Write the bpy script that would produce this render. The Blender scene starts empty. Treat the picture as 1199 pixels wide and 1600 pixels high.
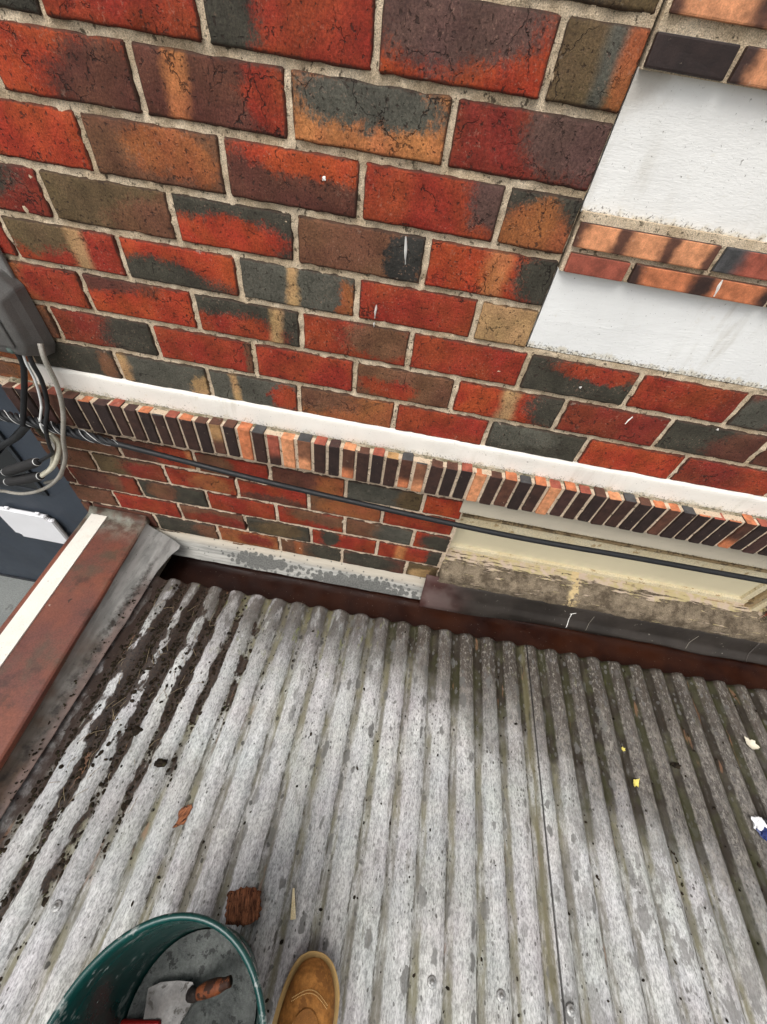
import bpy, bmesh, math, random
from mathutils import Vector, Matrix, noise
R = math.radians
sc = bpy.context.scene
COL = sc.collection

# ------------------------------------------------------------------ camera, sky, sun, exposure
def setup():
    yaw, pit, rol = -0.019538, 0.845510, 0.169769
    fwd = Vector((math.sin(yaw)*math.cos(pit), math.cos(yaw)*math.cos(pit), -math.sin(pit)))
    right = Vector((math.cos(yaw), -math.sin(yaw), 0)); up = right.cross(fwd)
    r2 = right*math.cos(rol) + up*math.sin(rol); u2 = -right*math.sin(rol) + up*math.cos(rol)
    cam = bpy.data.cameras.new('camera'); co = bpy.data.objects.new('camera', cam); COL.objects.link(co)
    m = Matrix((( r2.x, u2.x, -fwd.x, 0.1401), (r2.y, u2.y, -fwd.y, -0.8234), (r2.z, u2.z, -fwd.z, -0.0763), (0, 0, 0, 1)))
    co.matrix_world = m
    cam.sensor_fit = 'HORIZONTAL'; cam.sensor_width = 36; cam.lens = 36*605/1199
    cam.clip_start = 0.02; cam.clip_end = 3000
    sc.camera = co
    w = bpy.data.worlds.new('World'); sc.world = w; w.use_nodes = True
    nt = w.node_tree; bg = nt.nodes['Background']
    sky = nt.nodes.new('ShaderNodeTexSky'); sky.sky_type = 'NISHITA'; sky.sun_disc = False
    sky.sun_elevation = R(60); sky.sun_rotation = R(205)
    sky.air_density = 1.0; sky.dust_density = 5.0; sky.ozone_density = 1.0
    hs = nt.nodes.new('ShaderNodeHueSaturation'); hs.inputs['Saturation'].default_value = 0.13      # a grey, clouded sky
    nt.links.new(sky.outputs[0], hs.inputs['Color']); nt.links.new(hs.outputs[0], bg.inputs[0])
    bg.inputs[1].default_value = 0.15
    sl = bpy.data.lights.new('sun', 'SUN'); sl.energy = 1.15; sl.angle = R(40); sl.color = (1, 0.955, 0.90)
    so = bpy.data.objects.new('sun', sl); COL.objects.link(so)
    el, az = R(60), R(205)          # from behind the camera and a little to the left
    d = Vector((math.sin(az)*math.cos(el), math.cos(az)*math.cos(el), math.sin(el)))
    so.rotation_euler = (-d).to_track_quat('-Z', 'Y').to_euler()
    sc.render.engine = 'CYCLES'
    vs = sc.view_settings; vs.view_transform = 'Standard'; vs.look = 'None'; vs.gamma = 1; vs.use_curve_mapping = False
    vs.exposure = 0.22
    sc.cycles.use_denoising = True; sc.cycles.adaptive_threshold = .03
    sc.cycles.max_bounces = 4; sc.cycles.diffuse_bounces = 2; sc.cycles.glossy_bounces = 2
setup()

# ------------------------------------------------------------------ node helpers
class M:
    def __init__(s, name):
        s.m = bpy.data.materials.new(name); s.m.use_nodes = True; s.t = s.m.node_tree
        s.b = s.t.nodes['Principled BSDF']; s._tc = None
    def n(s, typ, **kw):
        nd = s.t.nodes.new('ShaderNode'+typ)
        for k, v in kw.items(): setattr(nd, k, v)
        return nd
    def put(s, sock, v):
        if hasattr(v, 'is_linked') or isinstance(v, bpy.types.NodeSocket): s.t.links.new(v, sock)
        elif v is not None:
            if sock.type == 'RGBA' and len(v) == 3: v = (*v, 1)
            sock.default_value = v
    def tc(s, k='Object'):
        if s._tc is None: s._tc = s.n('TexCoord')
        return s._tc.outputs[k]
    def math(s, op, a, b=None, c=None, clamp=False):
        nd = s.n('Math', operation=op, use_clamp=clamp); s.put(nd.inputs[0], a)
        if b is not None: s.put(nd.inputs[1], b)
        if c is not None: s.put(nd.inputs[2], c)
        return nd.outputs[0]
    def vm(s, op, a, b=None):
        nd = s.n('VectorMath', operation=op); s.put(nd.inputs[0], a)
        if b is not None: s.put(nd.inputs[1], b)
        return nd.outputs[1] if op in ('LENGTH', 'DISTANCE', 'DOT_PRODUCT') else nd.outputs[0]
    def sep(s, v):
        nd = s.n('SeparateXYZ'); s.put(nd.inputs[0], v); return nd.outputs
    def comb(s, x, y, z):
        nd = s.n('CombineXYZ'); s.put(nd.inputs[0], x); s.put(nd.inputs[1], y); s.put(nd.inputs[2], z); return nd.outputs[0]
    def mix(s, f, a, b, mode='MIX'):
        nd = s.n('Mix', data_type='RGBA', blend_type=mode); s.put(nd.inputs[0], f); s.put(nd.inputs[6], a); s.put(nd.inputs[7], b)
        return nd.outputs[2]
    def ss(s, x, lo, hi, a=0., b=1.):
        nd = s.n('MapRange', interpolation_type='SMOOTHSTEP'); s.put(nd.inputs[0], x); s.put(nd.inputs[1], lo); s.put(nd.inputs[2], hi)
        s.put(nd.inputs[3], a); s.put(nd.inputs[4], b); return nd.outputs[0]
    def noise(s, scale, det=3, rough=.55, vec=None, w=None, out=0, dist=0):
        nd = s.n('TexNoise')
        if w is not None:
            key = (id(vec), id(w)) if False else (str(vec), w.as_pointer())
            s.off = getattr(s, 'off', {})
            if key not in s.off: s.off[key] = s.vm('ADD', vec if vec is not None else s.tc(), s.comb(w, s.math('MULTIPLY', w, .37), s.math('MULTIPLY', w, .71)))
            vec = s.off[key]
        s.put(nd.inputs['Vector'], vec if vec is not None else s.tc())
        nd.inputs['Scale'].default_value = scale; nd.inputs['Detail'].default_value = det; nd.inputs['Roughness'].default_value = rough
        nd.inputs['Distortion'].default_value = dist
        return nd.outputs[out]
    def vor(s, scale, vec=None, feat='F1', rnd=1.):
        nd = s.n('TexVoronoi', feature=feat); s.put(nd.inputs['Vector'], vec if vec is not None else s.tc())
        nd.inputs['Scale'].default_value = scale; nd.inputs['Randomness'].default_value = rnd; return nd.outputs
    def scale(s, v, xyz): return s.vm('MULTIPLY', v, xyz)
    def attr(s, name, out='Color'):
        return s.n('Attribute', attribute_type='OBJECT', attribute_name=name).outputs[out]
    def rand(s): return s.n('ObjectInfo').outputs['Random']
    def bump(s, h, st=.3, dist=.002, nrm=None):
        nd = s.n('Bump'); nd.inputs['Strength'].default_value = st; nd.inputs['Distance'].default_value = dist
        s.put(nd.inputs['Height'], h)
        if nrm is not None: s.put(nd.inputs['Normal'], nrm)
        return nd.outputs[0]
    def done(s, col, rough=.8, nrm=None, spec=.3, metal=0):
        s.put(s.b.inputs['Base Color'], col); s.put(s.b.inputs['Roughness'], rough)
        s.b.inputs['Specular IOR Level'].default_value = spec; s.b.inputs['Metallic'].default_value = metal
        if nrm is not None: s.put(s.b.inputs['Normal'], nrm)
        return s.m

def weathered(name, c1, c2, sc1=8, c3=None, sc3=40, t3=.62, rough=.75, bs=.3, bd=.002, bsc=120, spec=.3, metal=0, fine=.25, coat=0):
    """two-tone mottled surface with speckles of a third colour and fine relief"""
    m = M(name)
    col = m.mix(m.ss(m.noise(sc1, 4, .6), .35, .65), c1, c2)
    f = m.noise(bsc*1.7, 3, .6)
    col = m.mix(1., col, m.comb(*[m.ss(f, .2, .8, 1-fine, 1+fine)]*3), 'MULTIPLY')
    if c3: col = m.mix(m.math('MULTIPLY', m.ss(m.noise(sc3, 4, .65), t3, t3+.06), .85), col, c3)
    nr = m.bump(m.noise(bsc, 4, .65), bs, bd)
    m.done(col, m.ss(m.noise(sc1*2, 2), .3, .7, rough-.08, rough+.08), nr, spec, metal)
    if coat: m.b.inputs['Coat Weight'].default_value = coat; m.b.inputs['Coat Roughness'].default_value = .2
    return m.m

def plain(name, c, rough=.5, spec=.4, metal=0, bs=0., bsc=200, var=.15, vs=30):
    m = M(name); f = m.noise(vs, 3)
    col = m.mix(1., c, m.comb(*[m.ss(f, .25, .75, 1-var, 1+var)]*3), 'MULTIPLY')
    return m.done(col, rough, m.bump(m.noise(bsc, 3), bs, .001) if bs else None, spec, metal)

# ------------------------------------------------------------------ mesh helpers
def new(name, me, mat=None, parent=None, loc=None, smooth=False):
    o = bpy.data.objects.new(name, me); COL.objects.link(o)
    if mat is not None and not me.materials: me.materials.append(mat)
    if parent is not None: o.parent = parent
    if loc is not None: o.location = loc
    if smooth:
        for p in me.polygons: p.use_smooth = True
    return o
def mesh(name, vs, fs):
    me = bpy.data.meshes.new(name); me.from_pydata([tuple(v) for v in vs], [], fs); me.update(); return me
def empty(name, loc=(0, 0, 0)):
    o = bpy.data.objects.new(name, None); COL.objects.link(o); o.location = loc; o.empty_display_size = .1; return o
def tag(o, label=None, cat=None, group=None, kind=None):
    if label: o['label'] = label
    if cat: o['category'] = cat
    if group: o['group'] = group
    if kind: o['kind'] = kind
    return o
def nz(x, y=0., z=0.): return noise.noise(Vector((x, y, z)))
def grid(name, f, nu, nv, thick=None):
    """sheet f(s,t)->point over the unit square; thick = offset vector function for a closed slab"""
    vs, fs = [], []
    for j in range(nv+1):
        for i in range(nu+1): vs.append(Vector(f(i/nu, j/nv)))
    W = nu+1
    for j in range(nv):
        for i in range(nu): a = j*W+i; fs.append((a, a+1, a+W+1, a+W))
    if thick is not None:
        n0 = len(vs); vs += [v+Vector(thick) for v in vs[:n0]]
        fs += [tuple(n0+k for k in reversed(q)) for q in fs[:]]
        edge = [i for i in range(nu+1)] + [j*W+nu for j in range(1, nv+1)] + [nv*W+i for i in range(nu-1, -1, -1)] + [j*W for j in range(nv-1, 0, -1)]
        for k in range(len(edge)):
            a, b = edge[k], edge[(k+1) % len(edge)]; fs.append((b, a, n0+a, n0+b))
    return mesh(name, vs, fs)
def box(name, lo, hi, bev=.002, seg=2):
    bm = bmesh.new(); bmesh.ops.create_cube(bm, size=1)
    for v in bm.verts: v.co = Vector([lo[k]+(v.co[k]+.5)*(hi[k]-lo[k]) for k in range(3)])
    if bev: bmesh.ops.bevel(bm, geom=bm.edges[:], offset=bev, segments=seg, affect='EDGES', profile=.6)
    me = bpy.data.meshes.new(name); bm.to_mesh(me); bm.free(); return me
def smoothpath(pts, n):
    """Catmull-Rom through pts"""
    P = [Vector(p) for p in pts]; P = [P[0]*2-P[1]] + P + [P[-1]*2-P[-2]]; out = []
    for i in range(1, len(P)-2):
        for k in range(n):
            t = k/n; a, b, c, d = P[i-1], P[i], P[i+1], P[i+2]
            out.append(.5*((2*b)+(c-a)*t+(2*a-5*b+4*c-d)*t*t+(3*b-a-3*c+d)*t**3))
    out.append(P[-2]); return out
def tube(name, pts, r, sides=10, n=8, smooth=True):
    C = smoothpath(pts, n) if n > 1 else [Vector(p) for p in pts]
    vs, fs = [], []; ref = Vector((.3, .2, 1)).normalized()
    for i, p in enumerate(C):
        t = (C[min(i+1, len(C)-1)]-C[max(i-1, 0)]).normalized()
        a = t.cross(ref); a = a.normalized() if a.length > 1e-4 else t.orthogonal().normalized()
        b = t.cross(a); rr = r(i/(len(C)-1)) if callable(r) else r
        for k in range(sides): th = 2*math.pi*k/sides; vs.append(p+(a*math.cos(th)+b*math.sin(th))*rr)
        ref = -b if False else ref
    for i in range(len(C)-1):
        for k in range(sides):
            q = i*sides; k2 = (k+1) % sides; fs.append((q+k, q+k2, q+sides+k2, q+sides+k))
    fs.append(tuple(range(sides-1, -1, -1))); fs.append(tuple((len(C)-1)*sides+k for k in range(sides)))
    me = mesh(name, vs, fs)
    if smooth:
        for p in me.polygons: p.use_smooth = True
    return me
def lathe(name, prof, seg=48, c=(0, 0, 0), wob=None):
    vs, fs = [], []
    for i, (r, z) in enumerate(prof):
        for k in range(seg):
            a = 2*math.pi*k/seg; rr = r*(1+(wob(a, z) if wob else 0)); vs.append((c[0]+rr*math.cos(a), c[1]+rr*math.sin(a), c[2]+z))
    for i in range(len(prof)-1):
        for k in range(seg): k2 = (k+1) % seg; fs.append((i*seg+k, i*seg+k2, (i+1)*seg+k2, (i+1)*seg+k))
    me = mesh(name, vs, fs)
    for p in me.polygons: p.use_smooth = True
    return me
def lump(name, size, seed, sub=2, rough=.35):
    bm = bmesh.new(); bmesh.ops.create_icosphere(bm, subdivisions=sub, radius=1)
    for v in bm.verts:
        k = 1+rough*nz(v.co.x*1.7+seed, v.co.y*1.7, v.co.z*1.7)+rough*.5*nz(v.co.x*4+seed, v.co.y*4, v.co.z*4)
        v.co = Vector((v.co.x*size[0]*k, v.co.y*size[1]*k, v.co.z*size[2]*k))
    me = bpy.data.meshes.new(name); bm.to_mesh(me); bm.free(); return me

# ------------------------------------------------------------------ materials
def brick_material():
    m = M('fired_brick'); rnd = m.rand(); w = m.math('MULTIPLY', rnd, 9.)
    g = m.sep(m.tc('Generated'))
    ob = m.tc()
    dn = m.vm('SUBTRACT', m.noise(9, 3, .6, ob, w, out=1), (.5, .5, .5))
    ds = m.sep(dn)
    d2 = m.sep(m.vm('SUBTRACT', m.noise(75, 4, .7, ob, w, out=1), (.5, .5, .5)))
    u = m.math('MULTIPLY_ADD', d2[0], .22, m.math('MULTIPLY_ADD', ds[0], .42, g[0])); v = m.math('MULTIPLY_ADD', d2[1], .55, m.math('MULTIPLY_ADD', ds[1], .75, g[2]))
    b1 = m.sep(m.attr('blob', 'Vector')); b2 = m.sep(m.attr('blob_radius', 'Vector'))     # centre u, v, edge softness / radii, strength
    du = m.math('DIVIDE', m.math('SUBTRACT', u, b1[0]), b2[0]); dv = m.math('DIVIDE', m.math('SUBTRACT', v, b1[1]), b2[1])
    d = m.math('SQRT', m.math('ADD', m.math('MULTIPLY', du, du), m.math('MULTIPLY', dv, dv)))
    d = m.math('ADD', d, m.math('MULTIPLY', m.math('SUBTRACT', m.noise(260, 3, .75, ob, w), .5), 1.0))
    k = m.math('MULTIPLY', m.ss(d, .75, m.math('ADD', .8, b1[2]), 1., 0.), b2[2])
    col = m.mix(k, m.attr('colour'), m.attr('blob_colour'))
    st = m.sep(m.attr('stripe', 'Vector'))
    us = m.math('MULTIPLY_ADD', ds[1], .16, m.math('MULTIPLY_ADD', m.math('SUBTRACT', m.noise(70, 3, .6, ob, w), .5), .08, g[0]))
    sk = m.ss(m.math('ABSOLUTE', m.math('SUBTRACT', us, st[0])), m.math('MULTIPLY', st[1], .25), m.math('MULTIPLY', st[1], 1.6), 1., 0.)
    col = m.mix(m.math('MULTIPLY', sk, st[2]), col, m.attr('stripe_colour'))
    # kiln mottling, grain, pits
    col = m.mix(1., col, m.comb(*[m.ss(m.noise(22, 4, .62, ob, w), .25, .75, .70, 1.18)]*3), 'MULTIPLY')
    hv = m.n('HueSaturation'); m.put(hv.inputs['Color'], col); m.put(hv.inputs['Hue'], m.ss(m.noise(13, 3, .5, ob, m.math('ADD', w, 9.)), .3, .7, .493, .506)); col = hv.outputs[0]
    fine = m.noise(330, 3, .75, ob, w)
    col = m.mix(1., col, m.comb(*[m.ss(fine, .25, .75, .58, 1.38)]*3), 'MULTIPLY')
    drag = m.noise(1, 3, .6, m.scale(ob, (60, 60, 380)), w)
    col = m.mix(m.ss(drag, .60, .74, 0., .5), col, m.mix(1., col, (.42, .40, .42), 'MULTIPLY'))
    dust = m.math('MULTIPLY', m.ss(m.noise(200, 3, .7, ob, m.math('ADD', w, 5.)), .58, .70), m.ss(m.noise(11, 2, .5, ob, w), .4, .65))
    col = m.mix(m.math('MULTIPLY', dust, .45), col, (.40, .24, .17))
    pit = m.ss(m.noise(150, 2, .5, ob, w), .64, .69)
    col = m.mix(m.math('MULTIPLY', pit, .7), col, (.03, .018, .014))
    # hairline cracks
    vv = m.n('VectorMath', operation='SCALE'); m.put(vv.inputs[0], dn); vv.inputs['Scale'].default_value = .05
    vv2 = m.n('VectorMath', operation='SCALE'); m.put(vv2.inputs[0], m.vm('SUBTRACT', m.noise(60, 3, .6, ob, w, out=1), (.5, .5, .5))); vv2.inputs['Scale'].default_value = .030
    cp = m.vm('ADD', m.vm('ADD', ob, vv.outputs[0]), m.vm('ADD', vv2.outputs[0], m.comb(w, 0., m.math('MULTIPLY', w, .37))))
    ed = m.vor(15, cp, 'DISTANCE_TO_EDGE')['Distance']
    cm = m.ss(m.noise(16, 2, .5, ob, m.math('ADD', w, 3.)), m.math('SUBTRACT', .64, m.math('MULTIPLY', m.attr('cracked', 'Fac'), .20)), .68)
    crack = m.math('MULTIPLY', m.ss(m.math('MULTIPLY_ADD', m.noise(90, 2, .5, ob, w), -.014, ed), -.003, .010, 1., 0.), cm)
    col = m.mix(m.math('MULTIPLY', crack, .85), col, (.018, .012, .010))
    # worn arrises with the joint shadow line painted in, and pale mortar smears
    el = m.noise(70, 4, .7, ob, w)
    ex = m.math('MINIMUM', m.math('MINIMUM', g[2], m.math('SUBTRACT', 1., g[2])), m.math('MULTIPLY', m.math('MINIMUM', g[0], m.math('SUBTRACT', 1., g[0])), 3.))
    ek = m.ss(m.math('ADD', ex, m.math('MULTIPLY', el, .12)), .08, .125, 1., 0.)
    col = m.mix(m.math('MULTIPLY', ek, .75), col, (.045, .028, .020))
    sm = m.math('MULTIPLY', m.ss(m.noise(34, 4, .7, ob, m.math('ADD', w, 21.)), .66, .72), m.ss(ex, .0, .2, .6, .12))
    col = m.mix(sm, col, (.34, .27, .21))
    h = m.math('SUBTRACT', m.math('MULTIPLY_ADD', fine, .35, m.math('MULTIPLY', m.noise(130, 4, .65, ob, w), .6)), m.math('ADD', m.math('MULTIPLY', crack, 1.1), m.math('MULTIPLY', pit, .5)))
    return m.done(col, m.ss(fine, .3, .7, .72, .9), m.bump(h, .8, .003), .22)

def tile_material():
    """thin burnt bricks: dark glazed stretcher face, lighter ends"""
    m = M('burnt_thin_brick'); w = m.math('MULTIPLY', m.rand(), 9.); ob = m.tc()
    g = m.sep(m.tc('Generated')); nn = m.n('NewGeometry')
    tr = m.n('VectorTransform', vector_type='NORMAL', convert_from='WORLD', convert_to='OBJECT'); m.put(tr.inputs[0], nn.outputs['Normal'])
    top = m.ss(m.sep(tr.outputs[0])[2], .55, .75)
    st = m.sep(m.attr('stripe', 'Vector')); dn = m.sep(m.noise(40, 3, .6, ob, w, out=1))
    # flame patches along the long axis of the piece (attribute 'along': 0 = x, 1 = z)
    al = m.attr('along', 'Fac')
    t = m.math('ADD', m.math('MULTIPLY', g[2], al), m.math('MULTIPLY', g[0], m.math('SUBTRACT', 1., al)))
    t = m.math('MULTIPLY_ADD', m.math('SUBTRACT', dn[0], .5), .12, t)
    pk = m.ss(m.math('ABSOLUTE', m.math('SUBTRACT', m.math('FRACT', m.math('MULTIPLY', t, st[1])), .5)), m.math('MULTIPLY', st[0], .4), m.math('ADD', .16, m.math('MULTIPLY', st[0], .45)), 1., 0.)
    col = m.mix(m.math('MULTIPLY', pk, st[2]), m.attr('colour'), m.attr('blob_colour'))
    col = m.mix(top, col, m.attr('stripe_colour'))
    col = m.mix(1., col, m.comb(*[m.ss(m.noise(50, 4, .65, ob, w), .25, .75, .6, 1.35)]*3), 'MULTIPLY')
    fine = m.noise(500, 3, .7, ob, w)
    col = m.mix(1., col, m.comb(*[m.ss(fine, .25, .75, .8, 1.2)]*3), 'MULTIPLY')
    col = m.mix(m.math('MULTIPLY', m.ss(m.noise(90, 3, .6, ob, w), .68, .74), .5), col, (.38, .3, .23))
    return m.done(col, .62, m.bump(m.math('ADD', fine, m.noise(120, 3, .6, ob, w)), .35, .0015), .4)

def mortar_material():
    m = M('sand_mortar'); ob = m.tc()
    col = m.mix(m.ss(m.noise(14, 4, .6), .35, .65), (.56, .43, .285), (.76, .62, .45))
    z = m.sep(ob)[2]
    col = m.mix(m.ss(z, -.78, -.55), m.mix(.5, col, (.80, .63, .48)), col)       # paler, newer pointing on the lower wall
    f = m.noise(650, 2, .7)
    col = m.mix(1., col, m.comb(*[m.ss(f, .25, .75, .55, 1.35)]*3), 'MULTIPLY')
    col = m.mix(m.math('MULTIPLY', m.ss(m.noise(45, 4, .7), .60, .70), .65), col, (.10, .085, .055))
    col = m.mix(m.math('MULTIPLY', m.ss(m.noise(95, 3, .65), .60, .66), .8), col, (.05, .04, .028))
    return m.done(col, .95, m.bump(m.math('ADD', f, m.noise(160, 4, .7)), .8, .003), .1)

def paint_material(name, base, zbot, stain=None, zspan=.02):
    """brush-painted render, grubby speckle along its lower edge"""
    m = M(name); ob = m.tc(); s = m.sep(ob)
    col = m.mix(m.ss(m.noise(7, 4, .6), .3, .7), base, tuple(c*.93 for c in base))
    k = m.ss(m.math('SUBTRACT', s[2], zbot), 0., zspan*2.2, 1., 0.)
    sp = m.ss(m.math('MULTIPLY_ADD', k, .16, m.noise(230, 4, .7)), .64, .72)
    col = m.mix(m.math('MULTIPLY', m.ss(m.math('MULTIPLY_ADD', k, .30, m.noise(60, 4, .65)), .62, .86), .5), col, (.52, .43, .25))
    col = m.mix(m.math('MULTIPLY', sp, .8), col, (.075, .065, .05))
    if stain:
        r = m.vm('DISTANCE', ob, stain); col = m.mix(m.math('MULTIPLY', m.ss(m.math('MULTIPLY_ADD', m.noise(40, 4, .6), .06, r), .03, .09, 1., 0.), .55), col, (.30, .24, .17))
    col = m.mix(m.math('MULTIPLY', m.ss(m.noise(90, 2, .5), .76, .78), .6), col, (.2, .17, .13))
    wsh = m.math('MULTIPLY', m.ss(m.noise(1, 4, .6, m.scale(ob, (34, 34, 7))), .48, .75), m.ss(m.noise(5, 3), .4, .7))
    col = m.mix(m.math('MULTIPLY', wsh, .45), col, (.46, .42, .34))
    h = m.math('ADD', m.noise(1, 3, .6, m.scale(ob, (110, 110, 420))), m.math('MULTIPLY', m.noise(260, 3, .6), .6))
    return m.done(col, .6, m.bump(h, .35, .0016), .35)

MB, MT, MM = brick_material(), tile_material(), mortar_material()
m_white1 = paint_material('white_paint_upper', (.84, .83, .80), -.193, (.37, .006, -.045), .008)
m_white2 = paint_material('white_paint_mid', (.82, .82, .80), -.418, None, .008)
m_white3 = paint_material('white_paint_band', (.84, .80, .73), -.748, None, .014)
m_white4 = paint_material('white_paint_lintel', (.56, .50, .39), -.938, None, .004)

# ------------------------------------------------------------------ ground
m_conc = weathered('paving', (.16, .17, .165), (.21, .22, .21), 1.5, (.12, .12, .115), 6, .6, .85, .3, .004, 60)
g = grid('ground', lambda s, t: (-300+600*s, -300+600*t, -3.277), 1, 1)
tag(new('ground', g, m_conc), kind='structure')
random.seed(5)
pav = []
for i in range(7):
    for j in range(5):
        x0, y0 = -7.2+i*.92, -3.2+j*.75
        me = box('paving_slab', (0, 0, 0), (.905, .735, .02), .006, 1)
        o = new('paving_slab', me, m_conc, bpy.data.objects['ground'], (x0, y0, -3.275+random.uniform(0, .004)))

# ------------------------------------------------------------------ the brick wall
wall = tag(empty('brick_wall', (0, 0, -3.277)), 'red and brown brick wall with pale mortar and a white painted band', 'wall', None, 'thing')
WZ = 3.277
def put(name, me, mat, loc=(0, 0, 0), parent=wall, smooth=False):
    p = parent; z = WZ if p is wall else 0
    return new(name, me, mat, p, (loc[0], loc[1], loc[2]+z), smooth)

C = dict(R=(.275, .040, .018), R2=(.350, .052, .019), RD=(.198, .033, .018), D=(.055, .050, .037), K=(.036, .034, .030), G=(.086, .082, .064),
         B=(.155, .070, .038), P=(.115, .042, .028), O=(.46, .170, .062), O2=(.30, .098, .036), T=(.40, .245, .112), BO=(.120, .080, .040), PU=(.105, .056, .046))
def brick_mesh(w, h, d, seed):
    """one worn brick: front at y=0, irregular arrises, rounded corners, back to y=d"""
    def axis(L, step):
        n = max(2, int((L-.016)/step)); return [0, .0018, .006]+[.006+(L-.012)*k/n for k in range(1, n)]+[L-.006, L-.0018, L]
    xs, zs = axis(w, .016), axis(h, .013); nx, nzv = len(xs), len(zs); vs, fs = [], []
    for j, z in enumerate(zs):
        for i, x in enumerate(xs):
            ex, ez = min(i, nx-1-i), min(j, nzv-1-j); e = min(ex, ez); y = 0
            jx = nz(z*70+seed, x*30, 3.1)*.0040+nz(z*210+seed, 9, x*50)*.0026; jz = nz(x*45+seed, 7.7, z*30)*.0036+nz(x*190+seed, z*60, 2)*.0026
            fx = fz = 0
            if i < 2: fx = abs(jx)
            if i > nx-3: fx = -abs(jx)
            if j < 2: fz = abs(jz)
            if j > nzv-3: fz = -abs(jz)
            if e == 0: y = .0032+abs(nz(x*90+seed, z*90, 6))*.004
            elif e == 1: y = .0005+max(0, nz(x*55+seed, z*55, 8)-.25)*.012
            if ex == 0 and ez == 0: fx += .0022*(1 if i == 0 else -1); fz += .0022*(1 if j == 0 else -1); y = .0065
            y += nz(x*22+seed, z*22, 1.3)*.0012+nz(x*75+seed, z*75, 5)*.0007
            vs.append((x+fx, y, z+fz))
    for j in range(nzv-1):
        for i in range(nx-1): a = j*nx+i; fs.append((a, a+1, a+nx+1, a+nx))
    ring = list(range(nx))+[j*nx+nx-1 for j in range(1, nzv)]+[(nzv-1)*nx+i for i in range(nx-2, -1, -1)]+[j*nx for j in range(nzv-2, 0, -1)]
    n0 = len(vs); vs += [(vs[k][0], d, vs[k][2]) for k in ring]
    for k in range(len(ring)):
        k2 = (k+1) % len(ring); fs.append((ring[k2], ring[k], n0+k, n0+k2))
    fs.append(tuple(n0+k for k in range(len(ring))))
    me = mesh('brick', vs, fs)
    for p in me.polygons[:(nx-1)*(nzv-1)]: p.use_smooth = True
    return me
def set_look(o, A, Bc=None, bl=None, stp=None, sc_='T', cr=.5, soft=.5):
    o['colour'] = C[A]; o['blob_colour'] = C[Bc or A]
    bl = bl or (.5, .5, .5, .5); o['blob'] = (bl[0], bl[1], soft); o['blob_radius'] = (bl[2], bl[3], 1. if Bc else 0.)
    stp = stp or (.5, 0.); o['stripe'] = (stp[0], stp[1] or .01, 1. if stp[1] else 0.); o['stripe_colour'] = C[sc_]; o['cracked'] = float(cr)
brick_n = [0]
def brick(x0, x1, z0, z1, look, d=.108, y=None):
    brick_n[0] += 1; s = brick_n[0]*3.17
    rr = random.Random(brick_n[0]*7+1)
    me = brick_mesh(x1-x0, z1-z0, d, s)
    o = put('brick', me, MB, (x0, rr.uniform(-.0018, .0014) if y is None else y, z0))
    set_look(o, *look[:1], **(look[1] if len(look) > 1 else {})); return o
def L(A, B=None, bl=None, st=None, sc='T', cr=.5, soft=.5):
    return (A, dict(Bc=B, bl=bl, stp=st, sc_=sc, cr=cr, soft=soft))
JX = {(0,-1.0):-.241,(0,0.0):.006,(0,1.0):.246,(1,-1.5):-.362,(1,-.5):-.123,(1,.5):.126,(2,-2.0):-.481,(2,-1.0):-.241,(2,0.0):-.005,(2,1.0):.235,
      (3,-2.5):-.601,(3,-1.5):-.356,(3,-.5):-.123,(3,.5):.122,(4,-3.0):-.724,(4,-2.0):-.487,(4,-1.0):-.245,(5,-2.5):-.602,(5,-1.5):-.356,(5,1.5):.372,
      (5,2.5):.611,(6,-2.0):-.476,(6,-1.0):-.236,(6,0.0):.004,(6,1.0):.24,(6,2.0):.492,(6,3.0):.734,(7,-2.5):-.601,(7,-1.5):-.365,(7,-.5):-.134,
      (7,.5):.111,(7,1.5):.346,(7,2.5):.587,(7,3.5):.828}
LZ = {-4: .345, -3: .259, -2: .172, -1: .086, 0: .0, 1: -.086, 2: -.172, 3: -.259, 4: -.344, 5: -.427, 6: -.514, 7: -.602, 8: -.687,
      20: -.892, 21: -.980, 22: -1.068, 23: -1.162, 24: -1.253, 25: -1.345, 26: -1.432}
EDGE = .357       # arris of the plain brickwork beside the white panels
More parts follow.
